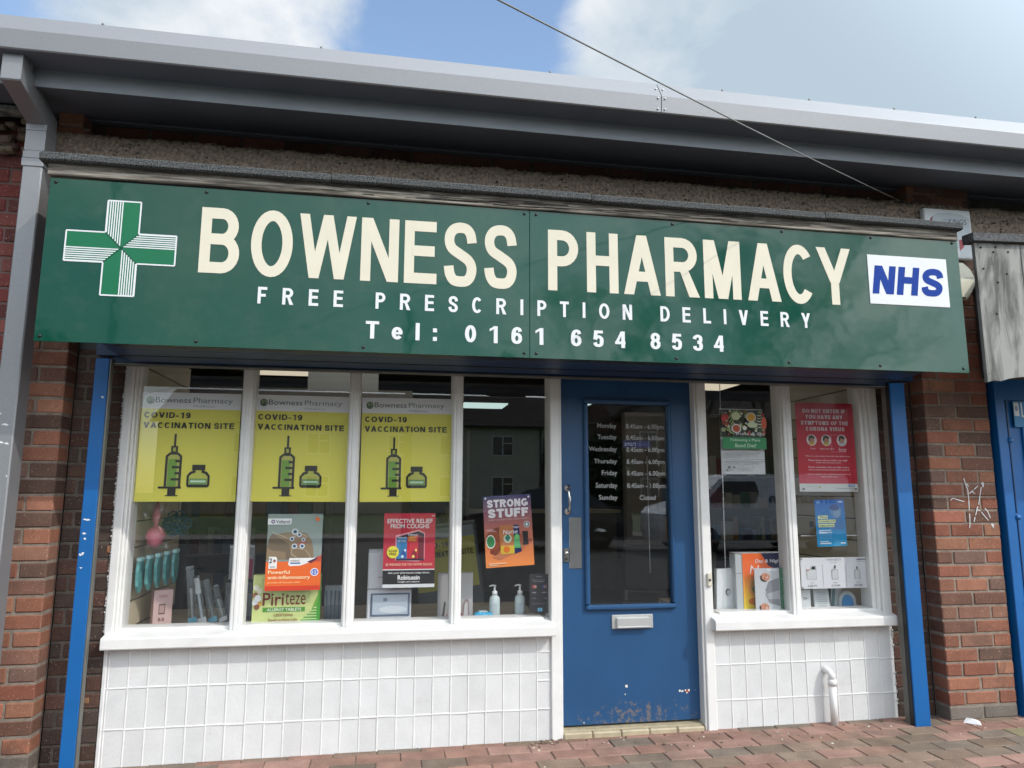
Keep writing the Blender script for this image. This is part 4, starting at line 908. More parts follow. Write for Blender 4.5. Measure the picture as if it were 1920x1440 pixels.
# allergy tablet carton
s = carton('allergy_tablet_box','large pale green allergy tablet display box in the window','display box',-1.935,-1.605,.10,.15,.541,.800,(I(202,214,140),I(170,190,110)))
s.poly([(.60,0),(1,0),(1,1),(.97,1),(.96,.62),(.86,.30)],I(110,170,60)); s.poly([(.78,0),(1,0),(1,1),(.985,1),(.975,.55),(.92,.25)],I(70,160,50))
s.text('Piri',.15,.46,.42,.66,I(120,50,30),bold=.03); s.text('teze',.48,.78,.43,.64,I(120,50,30),bold=.0)
s.rect(.155,.30,.775,.385,I(84,150,50)); s.text('ALLERGY TABLETS',.22,.72,.315,.37,I(240,245,225),bold=.015)
s.text('cetirizine',.32,.60,.215,.28,I(140,80,40),bold=.008); s.text('hydrochloride',.25,.67,.10,.185,I(140,80,40),bold=.008)
for k_ in range(6): s.rect(.90-.04*k_, .36-.052*k_, .95, .376-.052*k_, I(215,232,180))
for u, v, c, r in ((.05,.76,(235,235,215),.04),(.10,.70,(230,225,200),.04),(.04,.62,(150,100,70),.04),(.08,.56,(235,238,240),.05),(.04,.48,(220,225,230),.04),(.11,.46,(200,150,60),.03),(.07,.40,(130,80,55),.04)): s.ell(u,v,r,r*1.3,I(*c))
s.done()

# red cough poster
s = Sheet('cough_poster','red and black cough remedy poster hanging behind the third pane','poster',-1.299,-1.036,.731,1.104,YP,I(196,38,62))
s.rect(0,.04,1,.235,I(20,20,22)); s.rect(0,0,1,.045,I(225,228,230)); s.rect(0,.232,1,.245,I(235,235,235)); s.rect(.93,.96,.99,.975,I(220,180,185))
s.text('EFFECTIVE RELIEF',.065,.945,.865,.925,I(240,235,235),bold=.025); s.text('FROM COUGHS',.13,.88,.795,.855,I(240,235,235),bold=.025)
s.poly([(.23,.36),(.23,.70),(.68,.775),(.80,.735),(.80,.375),(.66,.345)],I(236,160,170))
s.poly([(.25,.375),(.25,.68),(.455,.715),(.455,.365)],I(60,130,180)); s.poly([(.455,.365),(.455,.715),(.67,.755),(.67,.36)],I(205,40,60)); s.poly([(.67,.36),(.67,.755),(.785,.72),(.785,.385)],I(120,26,44))
s.poly([(.25,.645),(.25,.68),(.455,.715),(.455,.675)],I(30,40,60)); s.poly([(.455,.675),(.455,.715),(.67,.755),(.67,.705)],I(44,32,48)); s.poly([(.67,.705),(.67,.755),(.785,.72),(.785,.675)],I(30,26,40))
s.text('Robitussin',.27,.44,.66,.685,I(230,230,235),bold=.01); s.text('Robitussin',.475,.655,.695,.722,I(230,230,235),bold=.01)
s.text('CHESTY',.475,.64,.655,.685,I(240,200,60),bold=.02); s.text('COUGH',.475,.63,.62,.65,I(240,200,60),bold=.02); s.text('DRY COUGH',.275,.43,.61,.635,I(230,240,250),bold=.01)
for u, c, c2 in ((.39,(40,90,160),(200,225,245)),(.60,(140,30,50),(245,215,120))): s.ell(u,.43,.05,.05,I(*c)); s.ell(u,.475,.028,.026,I(*c)); s.ell(u-.02,.415,.026,.02,I(*c2)); s.ell(u+.03,.50,.02,.018,I(*c2))
s.rect(.25,.365,.785,.385,I(28,30,52)); s.ell(.185,.475,.115,.082,I(224,214,70)); s.text('SUGAR',.10,.27,.478,.51,I(70,60,20),bold=.02); s.text('FREE',.12,.25,.435,.468,I(70,60,20),bold=.02)
s.text('BE PREPARED FOR THE WINTER SEASON',.055,.945,.292,.325,I(244,190,160),bold=.02)
s.text('Ask your pharmacist today about',.10,.90,.178,.212,I(228,228,228),bold=.012); s.text('Robitussin',.29,.71,.105,.165,I(240,240,240),bold=.025); s.text('Cough care experts',.29,.71,.062,.092,I(215,215,215),bold=.01)
s.done()

def gradmat(name, c0, c1, axis='Z', a=0, b=1, mid=None):
    m, nt, bs = newmat(name); L = nt.links; tc = N(nt,'ShaderNodeTexCoord'); sp_ = N(nt,'ShaderNodeSeparateXYZ'); L.new(tc.outputs['Generated'], sp_.inputs[0])
    cr = N(nt,'ShaderNodeValToRGB'); e = cr.color_ramp.elements; e[0].color = srgb(*c0); e[1].color = srgb(*c1); e[0].position = a; e[1].position = b
    if mid: x = e.new(mid[0]); x.color = srgb(*mid[1])
    L.new(sp_.outputs[axis], cr.inputs[0]); L.new(cr.outputs[0], bs.inputs['Base Color']); bs.inputs['Roughness'].default_value = .45; return m
# tilted day and night poster
s = Sheet('tilted_remedy_poster','slightly crooked purple and orange poster with bold white heading','poster',-.768,-.510,.828,1.198,YP,gradmat('dusk_print',(240,140,60),(52,56,104),mid=(.55,(176,104,92))),tilt=-3.3)
s.text('STRONG',.08,.93,.835,.945,I(240,236,238),cap=True,s=.24,t=.26,gap=.08); s.text('STUFF',.09,.93,.69,.815,I(240,236,238),cap=True,s=.28,t=.27,gap=.08); s.text('THAT WORKS DAY AND NIGHT',.08,.94,.648,.672,I(215,180,180),bold=.01)
s.ell(.885,.575,.062,.045,I(235,240,240)); s.ell(.885,.575,.052,.037,I(20,70,60)); s.rect(.87,.552,.90,.598,I(235,240,240)); s.rect(.853,.567,.917,.583,I(235,240,240))
s.poly([(.10,.20),(.24,.15),(.36,.30),(.36,.46),(.30,.56),(.20,.545),(.12,.44)],I(128,62,40)); s.ell(.17,.38,.15,.14,I(150,76,46)); s.ell(.12,.36,.095,.095,I(235,238,225)); s.ell(.12,.36,.080,.080,I(60,140,80)); s.poly([(.14,.14),(.30,.10),(.82,.24),(.82,.28),(.30,.20)],I(196,120,80))
s.poly([(.32,.18),(.30,.52),(.34,.58),(.60,.58),(.60,.17)],I(190,120,70)); s.poly([(.60,.17),(.60,.58),(.72,.57),(.75,.20)],I(30,36,90)); s.rect(.32,.18,.60,.29,I(220,190,60)); s.ell(.44,.24,.07,.045,I(225,120,40)); s.ell(.47,.39,.085,.06,I(210,220,190)); s.rect(.445,.355,.50,.445,I(30,120,100)); s.rect(.42,.38,.525,.42,I(30,120,100)); s.rect(.60,.25,.73,.40,I(90,175,110)); s.ell(.665,.41,.05,.035,I(110,190,110))
s.text('Nurse',.38,.68,.455,.515,I(240,235,235),bold=.0,shear=.2); s.text('Night',.60,.72,.525,.56,I(230,230,240),bold=0)
s.rect(.78,.29,.90,.48,I(34,26,30)); s.poly([(.72,.30),(.98,.34),(.98,.36),(.72,.45)],I(150,80,60)); s.rect(.79,.30,.89,.47,I(22,20,26)); s.rect(.06,.045,.42,.06,I(236,190,150)); s.rect(.06,.025,.25,.035,I(236,190,150))
for u, v in ((.05,.97),(.95,.965)): s.ell(u,v,.02,.014,I(225,225,225))
s.done()
# payment card sign
s = Sheet('card_payment_sign','small black card payment notice at the bottom beside the door','notice',-.536,-.434,.587,.786,.056,I(38,40,42))
s.rect(.35,.93,.65,.945,I(130,132,135)); s.text('Welcome to our',.12,.82,.84,.862,I(190,192,195),bold=0); s.text('contactless',.2,.75,.80,.822,I(190,192,195),bold=0)
s.ell(.20,.68,.075,.045,I(170,70,70)); s.ell(.30,.68,.075,.045,I(190,150,140)); s.ell(.72,.68,.075,.045,I(70,70,130)); s.ell(.82,.68,.075,.045,I(150,110,120)); s.text('VISA',.12,.34,.515,.545,I(200,205,215),bold=.02); s.text('AMEX',.64,.88,.515,.545,I(180,185,195),bold=.02); s.text('G Pay',.12,.36,.365,.395,I(180,185,190),bold=0); s.text('Pay',.74,.88,.365,.395,I(180,185,190),bold=0); s.rect(.12,.23,.88,.265,I(80,84,88)); s.rect(.42,.05,.66,.135,I(110,180,215)); s.rect(.52,.06,.56,.12,I(60,100,140)); s.done()

# plant based diet poster
s = Sheet('plant_diet_poster','small poster with vegetables over a green band in the fourth pane','poster',.567,.833,1.318,1.690,YP,I(216,220,222))
s.rect(0,.56,1,.985,I(92,98,82)); rr = random.Random(21)
for k_ in range(150):
    u = rr.uniform(.03,.97); v = rr.uniform(.60,.955); r = rr.uniform(.015,.04); s.ell(u,v,r,r*rr.uniform(.4,1.0),I(*rr.choice([(120,140,70),(176,188,120),(210,214,190),(70,90,50),(60,70,50),(190,196,160),(44,54,40),(160,60,50)])))
for a, b in (((.12,.80),(.30,.97)),((.18,.78),(.36,.97)),((.22,.76),(.42,.96)),((.05,.70),(.28,.60)),((.08,.74),(.30,.64))): s.line([a,b],.0022,I(176,196,130))
s.ell(.08,.86,.09,.05,I(170,44,40)); s.ell(.06,.83,.06,.03,I(200,60,50)); s.ell(.33,.88,.10,.06,I(205,214,170)); s.ell(.68,.865,.115,.075,I(220,222,215)); s.ell(.68,.865,.09,.06,I(214,160,40)); s.ell(.33,.69,.11,.07,I(228,228,222)); s.ell(.33,.69,.085,.055,I(186,84,44)); s.ell(.52,.70,.05,.035,I(225,228,210)); s.ell(.70,.75,.12,.045,I(206,218,180)); s.ell(.97,.78,.06,.10,I(210,90,60))
for k_ in range(5): s.ell(.86,.905-.045*k_,.045,.020,I(222,226,200)); s.ell(.86,.912-.045*k_,.04,.014,I(60,66,52))
s.text('fruits & figs',.30,.97,.575,.635,I(215,218,222),bold=.01,shear=.3)
s.rect(0,.38,1,.555,I(30,128,72)); s.text('Following a Plant',.18,.86,.485,.535,I(200,228,205),bold=.02); s.text('Based Diet?',.28,.76,.405,.46,I(200,228,205),bold=.02)
for k_, l in enumerate((.93,.85,.40,0,.93,.95,.3)):
    if l: s.rect(.05,.34-.031*k_,.05+l*.95,.349-.031*k_,I(150,156,160))
s.text('Vitajob.',.32,.73,.07,.135,I(150,160,168),bold=-.005); s.ell(.12,.10,.035,.02,I(90,95,100)); s.ell(.23,.10,.035,.02,I(120,125,130))
for u, v in ((.05,.965),(.95,.96),(.07,.055),(.95,.035)): s.ell(u,v,.016,.012,I(40,44,48))
s.done()
# red symptom poster
rdm = I(196,32,56)
s = Sheet('symptom_warning_poster','tall red poster asking people with symptoms not to enter','poster',1.040,1.408,1.222,1.736,YP,rdm)
s.rect(0,0,1,.088,I(216,218,214)); wt = I(236,214,218)
for i, (t, a, b) in enumerate((('DO NOT ENTER IF',.12,.86),('YOU HAVE ANY',.16,.81),('SYMPTOMS OF THE',.08,.90),('CORONA VIRUS',.16,.83))): s.text(t,a,b,.885-.068*i,.93-.068*i,wt,cap=True,s=.24,t=.22)
for k_, u in enumerate((.25,.50,.77)):
    s.ell(u,.575,.088,.064,I(236,226,222)); s.poly([(u-.045,.53),(u-.05,.60),(u-.01,.625),(u+.045,.605),(u+.045,.57),(u+.02,.52)],I(190,140,110)); s.poly([(u-.06,.57),(u-.05,.62),(u,.635),(u+.055,.61),(u+.05,.59),(u-.02,.60),(u-.04,.565)],I(60,46,46)); s.poly([(u-.06,.525),(u+.03,.52),(u+.05,.55),(u-.03,.545)],I(*((220,180,60),(200,190,70),(200,205,215))[k_]))
for (t, a, b, z) in (('Cough',.21,.30,.47),('Fever over 37.8',.38,.62,.47),('Shortness',.70,.84,.468),('of breath',.71,.83,.45),('This is a very busy time for this pharmacy.',.12,.90,.385),('Please bear with us whilst our staff',.17,.84,.34),('work hard to serve you.',.29,.73,.312),('Please remember that we offer a zero',.16,.86,.263),('abuse policy (both physical & verbal).',.16,.87,.232),('Please respect the staff that are here to',.14,.88,.183),('look after you.',.38,.66,.155)): s.text(t,a,b,z,z+.018,wt,bold=.02)
s.rect(.83,.058,.94,.080,I(110,140,195)); s.text('NHS',.85,.92,.062,.077,I(230,235,245),bold=.03); s.text('Coronavirus advice',.62,.94,.03,.045,I(90,100,120),bold=0); s.text('Pharmacy',.12,.36,.045,.062,I(170,180,160),bold=0); s.ell(.34,.05,.02,.012,I(190,200,120))
for u, v in ((.06,.03),(.955,.03)): s.ell(u,v,.02,.012,I(110,110,105))
s.done()
# blue vaccine poster
s = Sheet('vaccine_information_poster','bright blue poster under the red poster in the last pane','poster',1.131,1.318,.914,1.176,YP+.002,gradmat('blue_print',(26,150,200),(34,100,180)),tilt=-1)
s.ell(.70,.74,.20,.16,I(90,140,190)); s.poly([(.48,.40),(.55,.60),(.85,.62),(.95,.45),(.95,.35),(.55,.35)],I(60,120,180)); s.ell(.72,.72,.12,.12,I(130,160,190)); s.ell(.66,.83,.16,.07,I(50,80,140)); s.rect(.80,.935,.93,.965,I(220,230,245)); s.rect(.06,.93,.17,.96,I(150,190,225))
for (t, v) in (('The',.60),('Covid-19',.51),('vaccine',.42)): 
    l = .18+.05*len(t); s.rect(.08,v-.01,.08+l,v+.06,I(236,244,170)); s.text(t,.11,.05+l,v+.005,v+.048,I(50,90,130),bold=.02)
s.rect(.08,.325,.48,.355,I(190,220,240)); s.rect(.08,.28,.52,.31,I(190,220,240)); 
for k_ in range(4): s.rect(.08,.245-.025*k_,.5,.252-.025*k_,I(120,190,225))
s.rect(.08,.05,.46,.08,I(215,235,245)); s.rect(.08,.095,.38,.115,I(190,220,240)); s.rect(.78,.05,.94,.08,I(215,235,245)); s.done()
# perfume price card
s = Sheet('price_card','wide white price card with three perfume bottles and prices','price card',1.018,1.442,.682,.852,YP,I(222,224,228),th=.004)
s.text('VERSET',.36,.60,.90,.955,I(150,152,150),bold=0); s.rect(.41,.83,.53,.845,I(190,192,190)); s.rect(.82,.91,.96,.945,I(120,124,130)); s.rect(.82,.855,.95,.87,I(170,174,178))
for u in (.315,.655): s.rect(u,.04,u+.004,.78,I(150,154,160))
for cx_, w_, h_, t in ((.15,.065,.30,'£28.19'),(.49,.040,.28,'£12.40'),(.82,.036,.26,'£5.35')):
    s.rect(cx_-w_-.006,.29,cx_+w_+.006,.31+h_+.02,I(160,162,164)); s.rect(cx_-w_,.30,cx_+w_,.31+h_,I(206,210,212)); s.rect(cx_-.012,.31+h_,cx_+.012,.42+h_,I(190,190,188)); s.text(t,cx_-.062,cx_+.062,.065,.125,I(70,72,74),bold=.01); s.rect(cx_-.03,.18,cx_+.03,.192,I(130,130,132))
s.poly([(.15,.63),(.16,.72),(.22,.72),(.20,.67),(.22,.62)],I(26,26,26)); s.rect(.485,.64,.505,.74,I(36,36,36)); s.rect(.812,.61,.828,.70,I(40,40,40)); s.ell(.10,.60,.02,.03,I(190,150,140))
for u, v in ((.01,.96),(.99,.955),(.01,.04),(.975,.07)): s.ell(u,v,.012,.03,I(110,112,116))
s.done()

# ---- goods on the left ledge
pk = paint('pink_plastic',(.55,.16,.20,1),.35,var=.2,scale=30); tl = paint('teal_plastic',(.10,.32,.32,1),.35,var=.3,scale=40)
root = empty('bath_sponge_bag',(-2.44,.2,.93),'pink bath sponge in a clear bag hanging on the left slatted wall','sponge')
m_ = MB(); m_.lathe([(.004,.24),(.018,.18),(.020,.15),(.008,.11),(.03,.10),(.05,.06),(.035,.02),(.006,.0)], 0,0,pk,n=14); m_.build('sponge',root)
m_ = MB(); vs = []
for i in range(9):
    for j in range(7):
        u, v = i/8-.5, j/6; vs.append((u*(.05+.13*abs(v-.5)*1.6), noise.noise(Vector((u*6,v*5,2)))*.03-.03, v*.22))
m_.add(vs,[[i*7+j,(i+1)*7+j,(i+1)*7+j+1,i*7+j+1] for i in range(8) for j in range(6)],M['clear']); m_.build('clear_bag',root)
root = empty('bath_sponge_bag',(-2.40,.42,.98),'blue net bath sponge hanging behind the pink one','sponge')
m_ = MB(); bl_ = paint('blue_net',(.02,.13,.26,1),.5,var=.4,scale=60)
for k_ in range(26):
    a = rnd.uniform(0,6.28); b = rnd.uniform(-1.2,1.2); c = Vector((math.cos(a)*math.cos(b)*.05,math.sin(a)*math.cos(b)*.04,.06+math.sin(b)*.05)); m_.tube([c+Vector((math.cos(t)*.022,math.sin(t*1.3)*.018,math.sin(t)*.022)) for t in [q*.9 for q in range(8)]],.004,bl_,n=5)
m_.tube([(0,0,.11),(0,0,.2)],.0015,bl_,n=5); m_.build('net',root)
tlab = ['front teal gel pack nearest the glass on the hook','second teal gel pack on the hook','third teal gel pack on the hook, mid row','fourth teal gel pack on the hook','rear teal gel pack furthest right on the hook']
for i in range(5):
    root = empty('gel_pack',(-2.487+.027*i,.16+.05*i,.720+.006*i),tlab[i],'gel pack','teal gel packs on the slatted wall')
    m_ = MB(); m_.extr([(-.03,.150),(.03,.150),(.045,.11),(.035,.03),(.0,-.005),(-.035,.03),(-.045,.11)],-.007,.007,tl); m_.build('pouch',root)
    m_ = MB(); m_.box(-.011,.011,-.03,.03,.15,.168,I(170,215,215),bev=.002); m_.build('header',root)
s = carton('boxed_set','small pale pink carton standing by the left slatted wall','carton',-2.462,-2.372,.28,.34,.541,.712,(I(206,176,172),I(196,160,158)),rot=(0,0,R(28)))
s.rect(.28,.30,.62,.60,I(110,84,84)); s.rect(.32,.34,.58,.56,I(180,150,146)); s.rect(.25,.78,.70,.86,I(190,150,150)); s.text('R-R',.3,.62,.10,.20,I(110,80,80),bold=.01); s.done()
blab = ['tallest clear packed hair brush leaning in the left window','white comb in a long narrow clear packet','slim grey packet leaning in the middle of the row','thin clear packet leaning rightmost in the left window']
for i, (x, h, an, mt) in enumerate(((-2.235,.30,-9,(150,150,150)),(-2.195,.25,-14,(200,208,215)),(-2.150,.23,-16,(120,126,130)),(-2.105,.20,-20,(170,176,180)))):
    root = empty('packaged_brush',(x,.22+.03*i,.541),blab[i],'brush','packaged brushes leaning on the ledge',rot=(R(-8),R(an),0))
    m_ = MB(); m_.box(-.021,.021,-.006,.006,0,h,M['clear'],bev=.003); m_.build('packet',root)
    m_ = MB(); m_.box(-.006,.006,-.004,.004,.02,h*.62,I(*mt),bev=.003); m_.box(-.013,.013,-.005,.005,h*.62,h*.95,I(40,44,48) if i != 1 else I(225,228,230),bev=.004); m_.build('brush',root)
    m_ = MB(); m_.box(-.021,.021,-.008,-.006,h*.03,h*.14,I(90,150,170) if i % 2 == 0 else I(210,214,218)); m_.build('label_card',root)
s = carton('pink_packet','white and pink packet standing behind the second mullion','packet',-2.105,-1.978,.34,.37,.751,.930,(I(130,134,136),I(120,120,124))); s.rect(.45,.02,.95,.60,I(150,50,90)); s.ell(.62,.72,.14,.14,I(90,70,70)); s.rect(.0,.93,1,1,I(180,184,188)); s.done()
s = carton('grey_carton','plain grey carton under the pink packet deeper in the window','carton',-2.12,-1.96,.36,.44,.541,.735,(I(96,100,104),I(80,84,88))); s.rect(.1,.1,.9,.7,I(120,126,130)); s.done()
root = empty('foam_support',(-1.545,.17,.541),'grey ribbed foot support standing right of the allergy box','support')
m_ = MB(); m_.extr([(.0,0),(.03,0),(.05,.10),(.04,.19),(.0,.19),(-.02,.10)],-.045,.045,I(120,128,134)); m_.build('body',root)
m_ = MB(); [m_.box(-.035+.02*k_,-.03+.02*k_,-.024,-.012,.03,.17,I(70,96,110)) for k_ in range(4)]; m_.build('rib',root)
# towel dispenser
root = empty('towel_dispenser',(-1.262,.17,.541),'white boxed paper towel dispenser standing in the third window','dispenser')
wp_ = I(205,210,216)
m_ = MB(); m_.box(-.113,.113,-.05,.05,0,.172,wp_,bev=.006); m_.box(-.113,.035,-.035,.05,.172,.365,wp_,bev=.006); m_.box(-.113,-.03,-.03,.05,.365,.372,wp_,bev=.003); m_.build('body',root)
m_ = MB(); m_.box(-.095,.105,-.056,-.05,.040,.155,I(96,112,132),bev=.008); m_.build('window_surround',root)
m_ = MB(); m_.box(-.085,.095,-.0595,-.056,.050,.148,I(176,188,200),bev=.006); m_.ell(.02,.075,.07,.018,-.0602,I(200,208,214)); m_.rect(-.03,.115,-.01,.132,-.0605,I(120,130,145)); m_.build('inner_tray',root)
m_ = MB(); m_.ell(-.095,.018,.008,.011,-.0505,I(60,64,70)); m_.ell(-.095,.018,.004,.006,-.0509,wp_); m_.rect(-.08,.012,-.05,.022,-.0505,I(70,74,80)); m_.rect(-.06,.232,-.01,.236,-.0355,I(120,126,132)); m_.build('printed_mark',root)
# inner A board
root = empty('inner_pavement_board',(-.85,.95,.30),'yellow vaccination pavement board standing inside the shop behind the third pane','pavement board',rot=(R(-8),R(-7),0))
m_ = MB(); m_.box(-.21,.23,0,.03,0,.72,I(80,86,86),bev=.02); m_.build('board_frame',root)
m_ = MB(); m_.rect(-.19,.30,.205,.62,-.001,I(176,172,60)); m_.rect(-.19,.62,.205,.69,-.001,I(130,138,138)); m_.build('print',root)
m_ = MB(); caps(m_,'COVID-19',-.17,.03,.565,.035,-.003,I(50,48,30)); caps(m_,'VACCINATION SITE',-.17,.19,.505,.035,-.003,I(50,48,30)); m_.build('lettering',root)
# hand card display
root = empty('insole_display',(-.915,.18,.541),'grey white folded display card half hidden behind the third mullion','display card')
m_ = MB(); m_.box(-.094,.094,0,.02,0,.245,I(176,176,176),bev=.002); m_.build('card',root)
m_ = MB(); m_.poly([(-.05,.0),(-.045,.03),(-.02,.055),(.01,.055),(.04,.03),(.05,.0)],-.001,I(160,80,80)); m_.poly([(.035,.02),(.04,.08),(.055,.11),(.07,.105),(.075,.06),(.075,.02)],-.0013,I(150,130,130)); m_.poly([(.045,.02),(.05,.08),(.058,.095),(.066,.09),(.068,.02)],-.0016,I(200,200,200)); m_.poly([(-.07,.02),(-.06,.09),(-.055,.10),(-.05,.09),(-.058,.02)],-.0013,I(90,84,84)); m_.build('print',root)
root = empty('wipes_pack',(-.765,.16,.541),'crinkled bright blue wipes pack lying on the ledge','wipes')
m_ = MB(); vs = []; n1, n2 = 14, 8
for i in range(n1+1):
    for j in range(n2+1):
        u, v = i/n1*2-1, j/n2*2-1; e = max(0,1-u**4)*max(0,1-v**4); vs.append((u*.062, v*.04, .045*e**.5+noise.noise(Vector((u*4,v*4,5)))*.010*e))
k_ = n2+1; m_.add(vs,[[i*k_+j,(i+1)*k_+j,(i+1)*k_+j+1,i*k_+j+1] for i in range(n1) for j in range(n2)],paint('blue_film',(.05,.38,.62,1),.25,var=.4,scale=40)); m_.build('film_pack',root)
m_ = MB(); m_.box(-.030,.020,-.02,.02,.040,.050,I(170,190,195),bev=.004); m_.build('lid',root)
def pump(x, label):
    root = empty('pump_bottle',(x,.16,.541),label,'bottle','white pump bottles')
    pw = I(196,212,212)
    m_ = MB(); m_.lathe([(.027,0),(.028,.004),(.028,.108),(.024,.120),(.012,.128),(.012,.134)],0,0,pw,n=24); m_.build('bottle',root)
    m_ = MB(); m_.lathe([(.014,.130),(.014,.148),(.006,.151),(.005,.172),(.008,.174),(.008,.180)],0,0,I(226,228,228),n=16); m_.tube([(0,0,.178),(-.012,-.006,.180),(-.030,-.012,.176)],.0045,I(226,228,228),n=8,r1=.003); m_.build('pump_head',root)
    m_ = MB(); m_.extr([(-.0286,.02),(-.0286,.09)],-.012,.012,I(180,196,200),closed=False); m_.build('label',root)
    return root
pump(-.706,'left hand white pump bottle beside the blue wipes'); pump(-.569,'right hand white pump bottle beside the black card sign')
# ---- goods on the right ledge
root = empty('folded_display_card',(.600,.14,.541),'white tapered display card with a round cut out right of the doorbell','display card')
m_ = MB(); m_.poly([(-.055,0),(-.045,.245),(.045,.250),(.075,0)],.0,I(206,212,214),th=.03); m_.build('card',root)
m_ = MB(); m_.poly([(-.055,0),(-.045,.245),(-.02,.248),(-.01,.18),(-.03,0)],-.002,I(224,228,232)); m_.ell(.018,.12,.016,.020,-.002,I(80,88,92)); m_.ell(.022,.117,.012,.015,-.0026,I(170,178,180)); m_.build('printed_mark',root)
s = carton('cold_remedy_box','large orange and navy day and night remedy box in the right window','display box',.690,.947,.10,.17,.541,.876,(gradmat('day_print',(226,214,50),(232,104,40),b=.7),I(176,184,186)))
s.poly([(.45,.999),(.999,.999),(.999,.66),(.60,.80),(.55,.88)],I(34,36,72)); s.text('Day & Night',.30,.93,.83,.90,I(240,240,240),bold=.012,shear=.15); s.text('Nurse',.16,.90,.66,.80,I(236,232,232),bold=0,shear=.2); s.ell(.28,.45,.15,.16,I(220,150,80)); s.ell(.30,.45,.12,.13,I(180,140,60)); s.ell(.30,.42,.09,.06,I(70,110,60)); s.ell(.93,.955,.03,.02,I(230,232,238)); s.rect(.05,.04,.35,.09,I(240,220,180)); s.ell(.25,.22,.14,.06,I(210,120,40)); s.done()
m_ = MB(); m_.box(-.170,-.130,-.035,.035,0,.330,I(186,192,194),bev=.002); m_.box(-.168,-.132,-.036,.034,.225,.228,I(120,126,130)); m_.box(-.17,.13,-.037,.037,.3355,.338,I(236,236,232)); m_.build('side_flap', s.root)
s = Sheet('leaflet_packet','white packet printed with two reclining young men','leaflet',.742,.890,.557,.797,.062,I(196,200,204),th=.006)
for (hx, hz, fl) in ((.42,.80,1),(.34,.12,-1)):
    s.poly([(.55,hz-.10*fl),(.98,hz-.02*fl),(.98,hz-.42*fl),(.62,hz-.46*fl),(.40,hz-.30*fl)],I(138,140,146)); s.ell(hx,hz,.19,.095,I(200,140,112)); s.poly([(hx-.21,hz+.02),(hx-.19,hz-.07),(hx-.05,hz-.11),(hx+.08,hz-.10),(hx-.05,hz-.065),(hx-.13,hz-.03),(hx-.14,hz+.05)],I(46,36,34)); s.ell(hx+.03,hz+.035,.02,.012,I(60,40,36)); s.ell(hx-.02,hz-.03,.02,.012,I(60,40,36)); s.poly([(hx+.06,hz-.02),(hx+.12,hz-.03),(hx+.08,hz+.02)],I(230,220,215))
s.ell(.60,.96,.12,.03,I(220,222,226)); s.ell(.80,.955,.12,.03,I(220,222,226)); s.poly([(.42,.42),(.98,.50),(.98,.30),(.50,.30)],I(172,174,180)); s.done()
s = carton('green_carton','narrow dark green carton with vertical writing by the mullion','carton',.888,.945,.065,.095,.545,.797,(I(34,110,76),I(30,90,64)))
m_ = MB(); ftext(m_, 'natural Lavental Fruit', .02, .235, -.010, .012, -.020, I(170,205,180), bold=.012, xf=lambda a, b: (-b*1.2, a)); m_.build('lettering', s.root); s.done()
# bottom row of the last pane
s = carton('white_sachet_box','slim white carton with a vertical letter V in the last pane','carton',1.030,1.098,.10,.14,.541,.672,(I(206,210,212),I(190,194,196))); s.line([(.3,.68),(.7,.62),(.3,.56)],.002,I(130,136,140)); s.rect(.25,.10,.45,.22,I(120,128,132)); s.rect(.55,.10,.75,.22,I(120,128,132)); s.done()
s = carton('bandage_packet','upright white packet with grey print under the price card','packet',1.128,1.225,.11,.14,.541,.676,(I(196,202,204),I(170,176,178)),rot=(R(-6),0,0)); [s.rect(.2,.25+.09*k_,.8,.265+.09*k_,I(120,140,146)) for k_ in range(7)]; s.done()
s = carton('teal_edge_box','pale narrow box with a teal side in the last pane','carton',1.250,1.320,.16,.22,.541,.684,(I(176,186,186),I(70,110,116)),rot=(0,R(8),0)); s.rect(.1,.1,.4,.9,I(96,130,134)); s.done()
root = empty('blue_disc_pack',(1.360,.15,.541),'white rounded blister pack with a bright blue disc','packet')
m_ = MB(); m_.poly([(-.06,0),(-.055,.05)]+arcp(0,.055,.055,.055,180,0,14)+[(.055,.05),(.06,0)],0,I(190,198,200),th=.02); m_.build('card',root)
m_ = MB(); m_.poly([(-.035,.005)]+arcp(0,.045,.036,.045,180,0,14)+[(.035,.005)],-.003,I(50,140,200),th=.003); m_.build('disc',root)
root = empty('glass_shelf',(1.28,.14,.970),'thin glass shelf edge running across the last pane','shelf')
m_ = MB(); m_.box(-.21,.21,-.02,.06,-.003,.003,M['clear']); m_.box(-.21,.21,-.022,-.02,-.003,.003,I(225,230,232)); m_.build('shelf_plate',root)
m_ = MB(); m_.tube([(.588,.075,1.87),(.580,.07,1.3),(.572,.066,.80)],.0022,I(214,216,220),n=6); tag(m_.build('blind_cord'),'thin white blind cord hanging in the pane right of the door','cord')
m_ = MB()
for k_ in range(70): z = .76+k_*.0096; m_.lathe([(.0012,-.0035),(.0036,0),(.0012,.0035)], .2215-.003*(z-.76), .30, I(216,218,220), n=6, z0=z)
tag(m_.build('bead_chain'),'white beaded blind chain hanging behind the door glass','chain')
# framed backing inside the last pane
s = Sheet('slat_hook','small dark hook card on the right slatted wall','hook',1.448,1.470,.99,1.03,.62,I(60,60,58),th=.01); s.done()

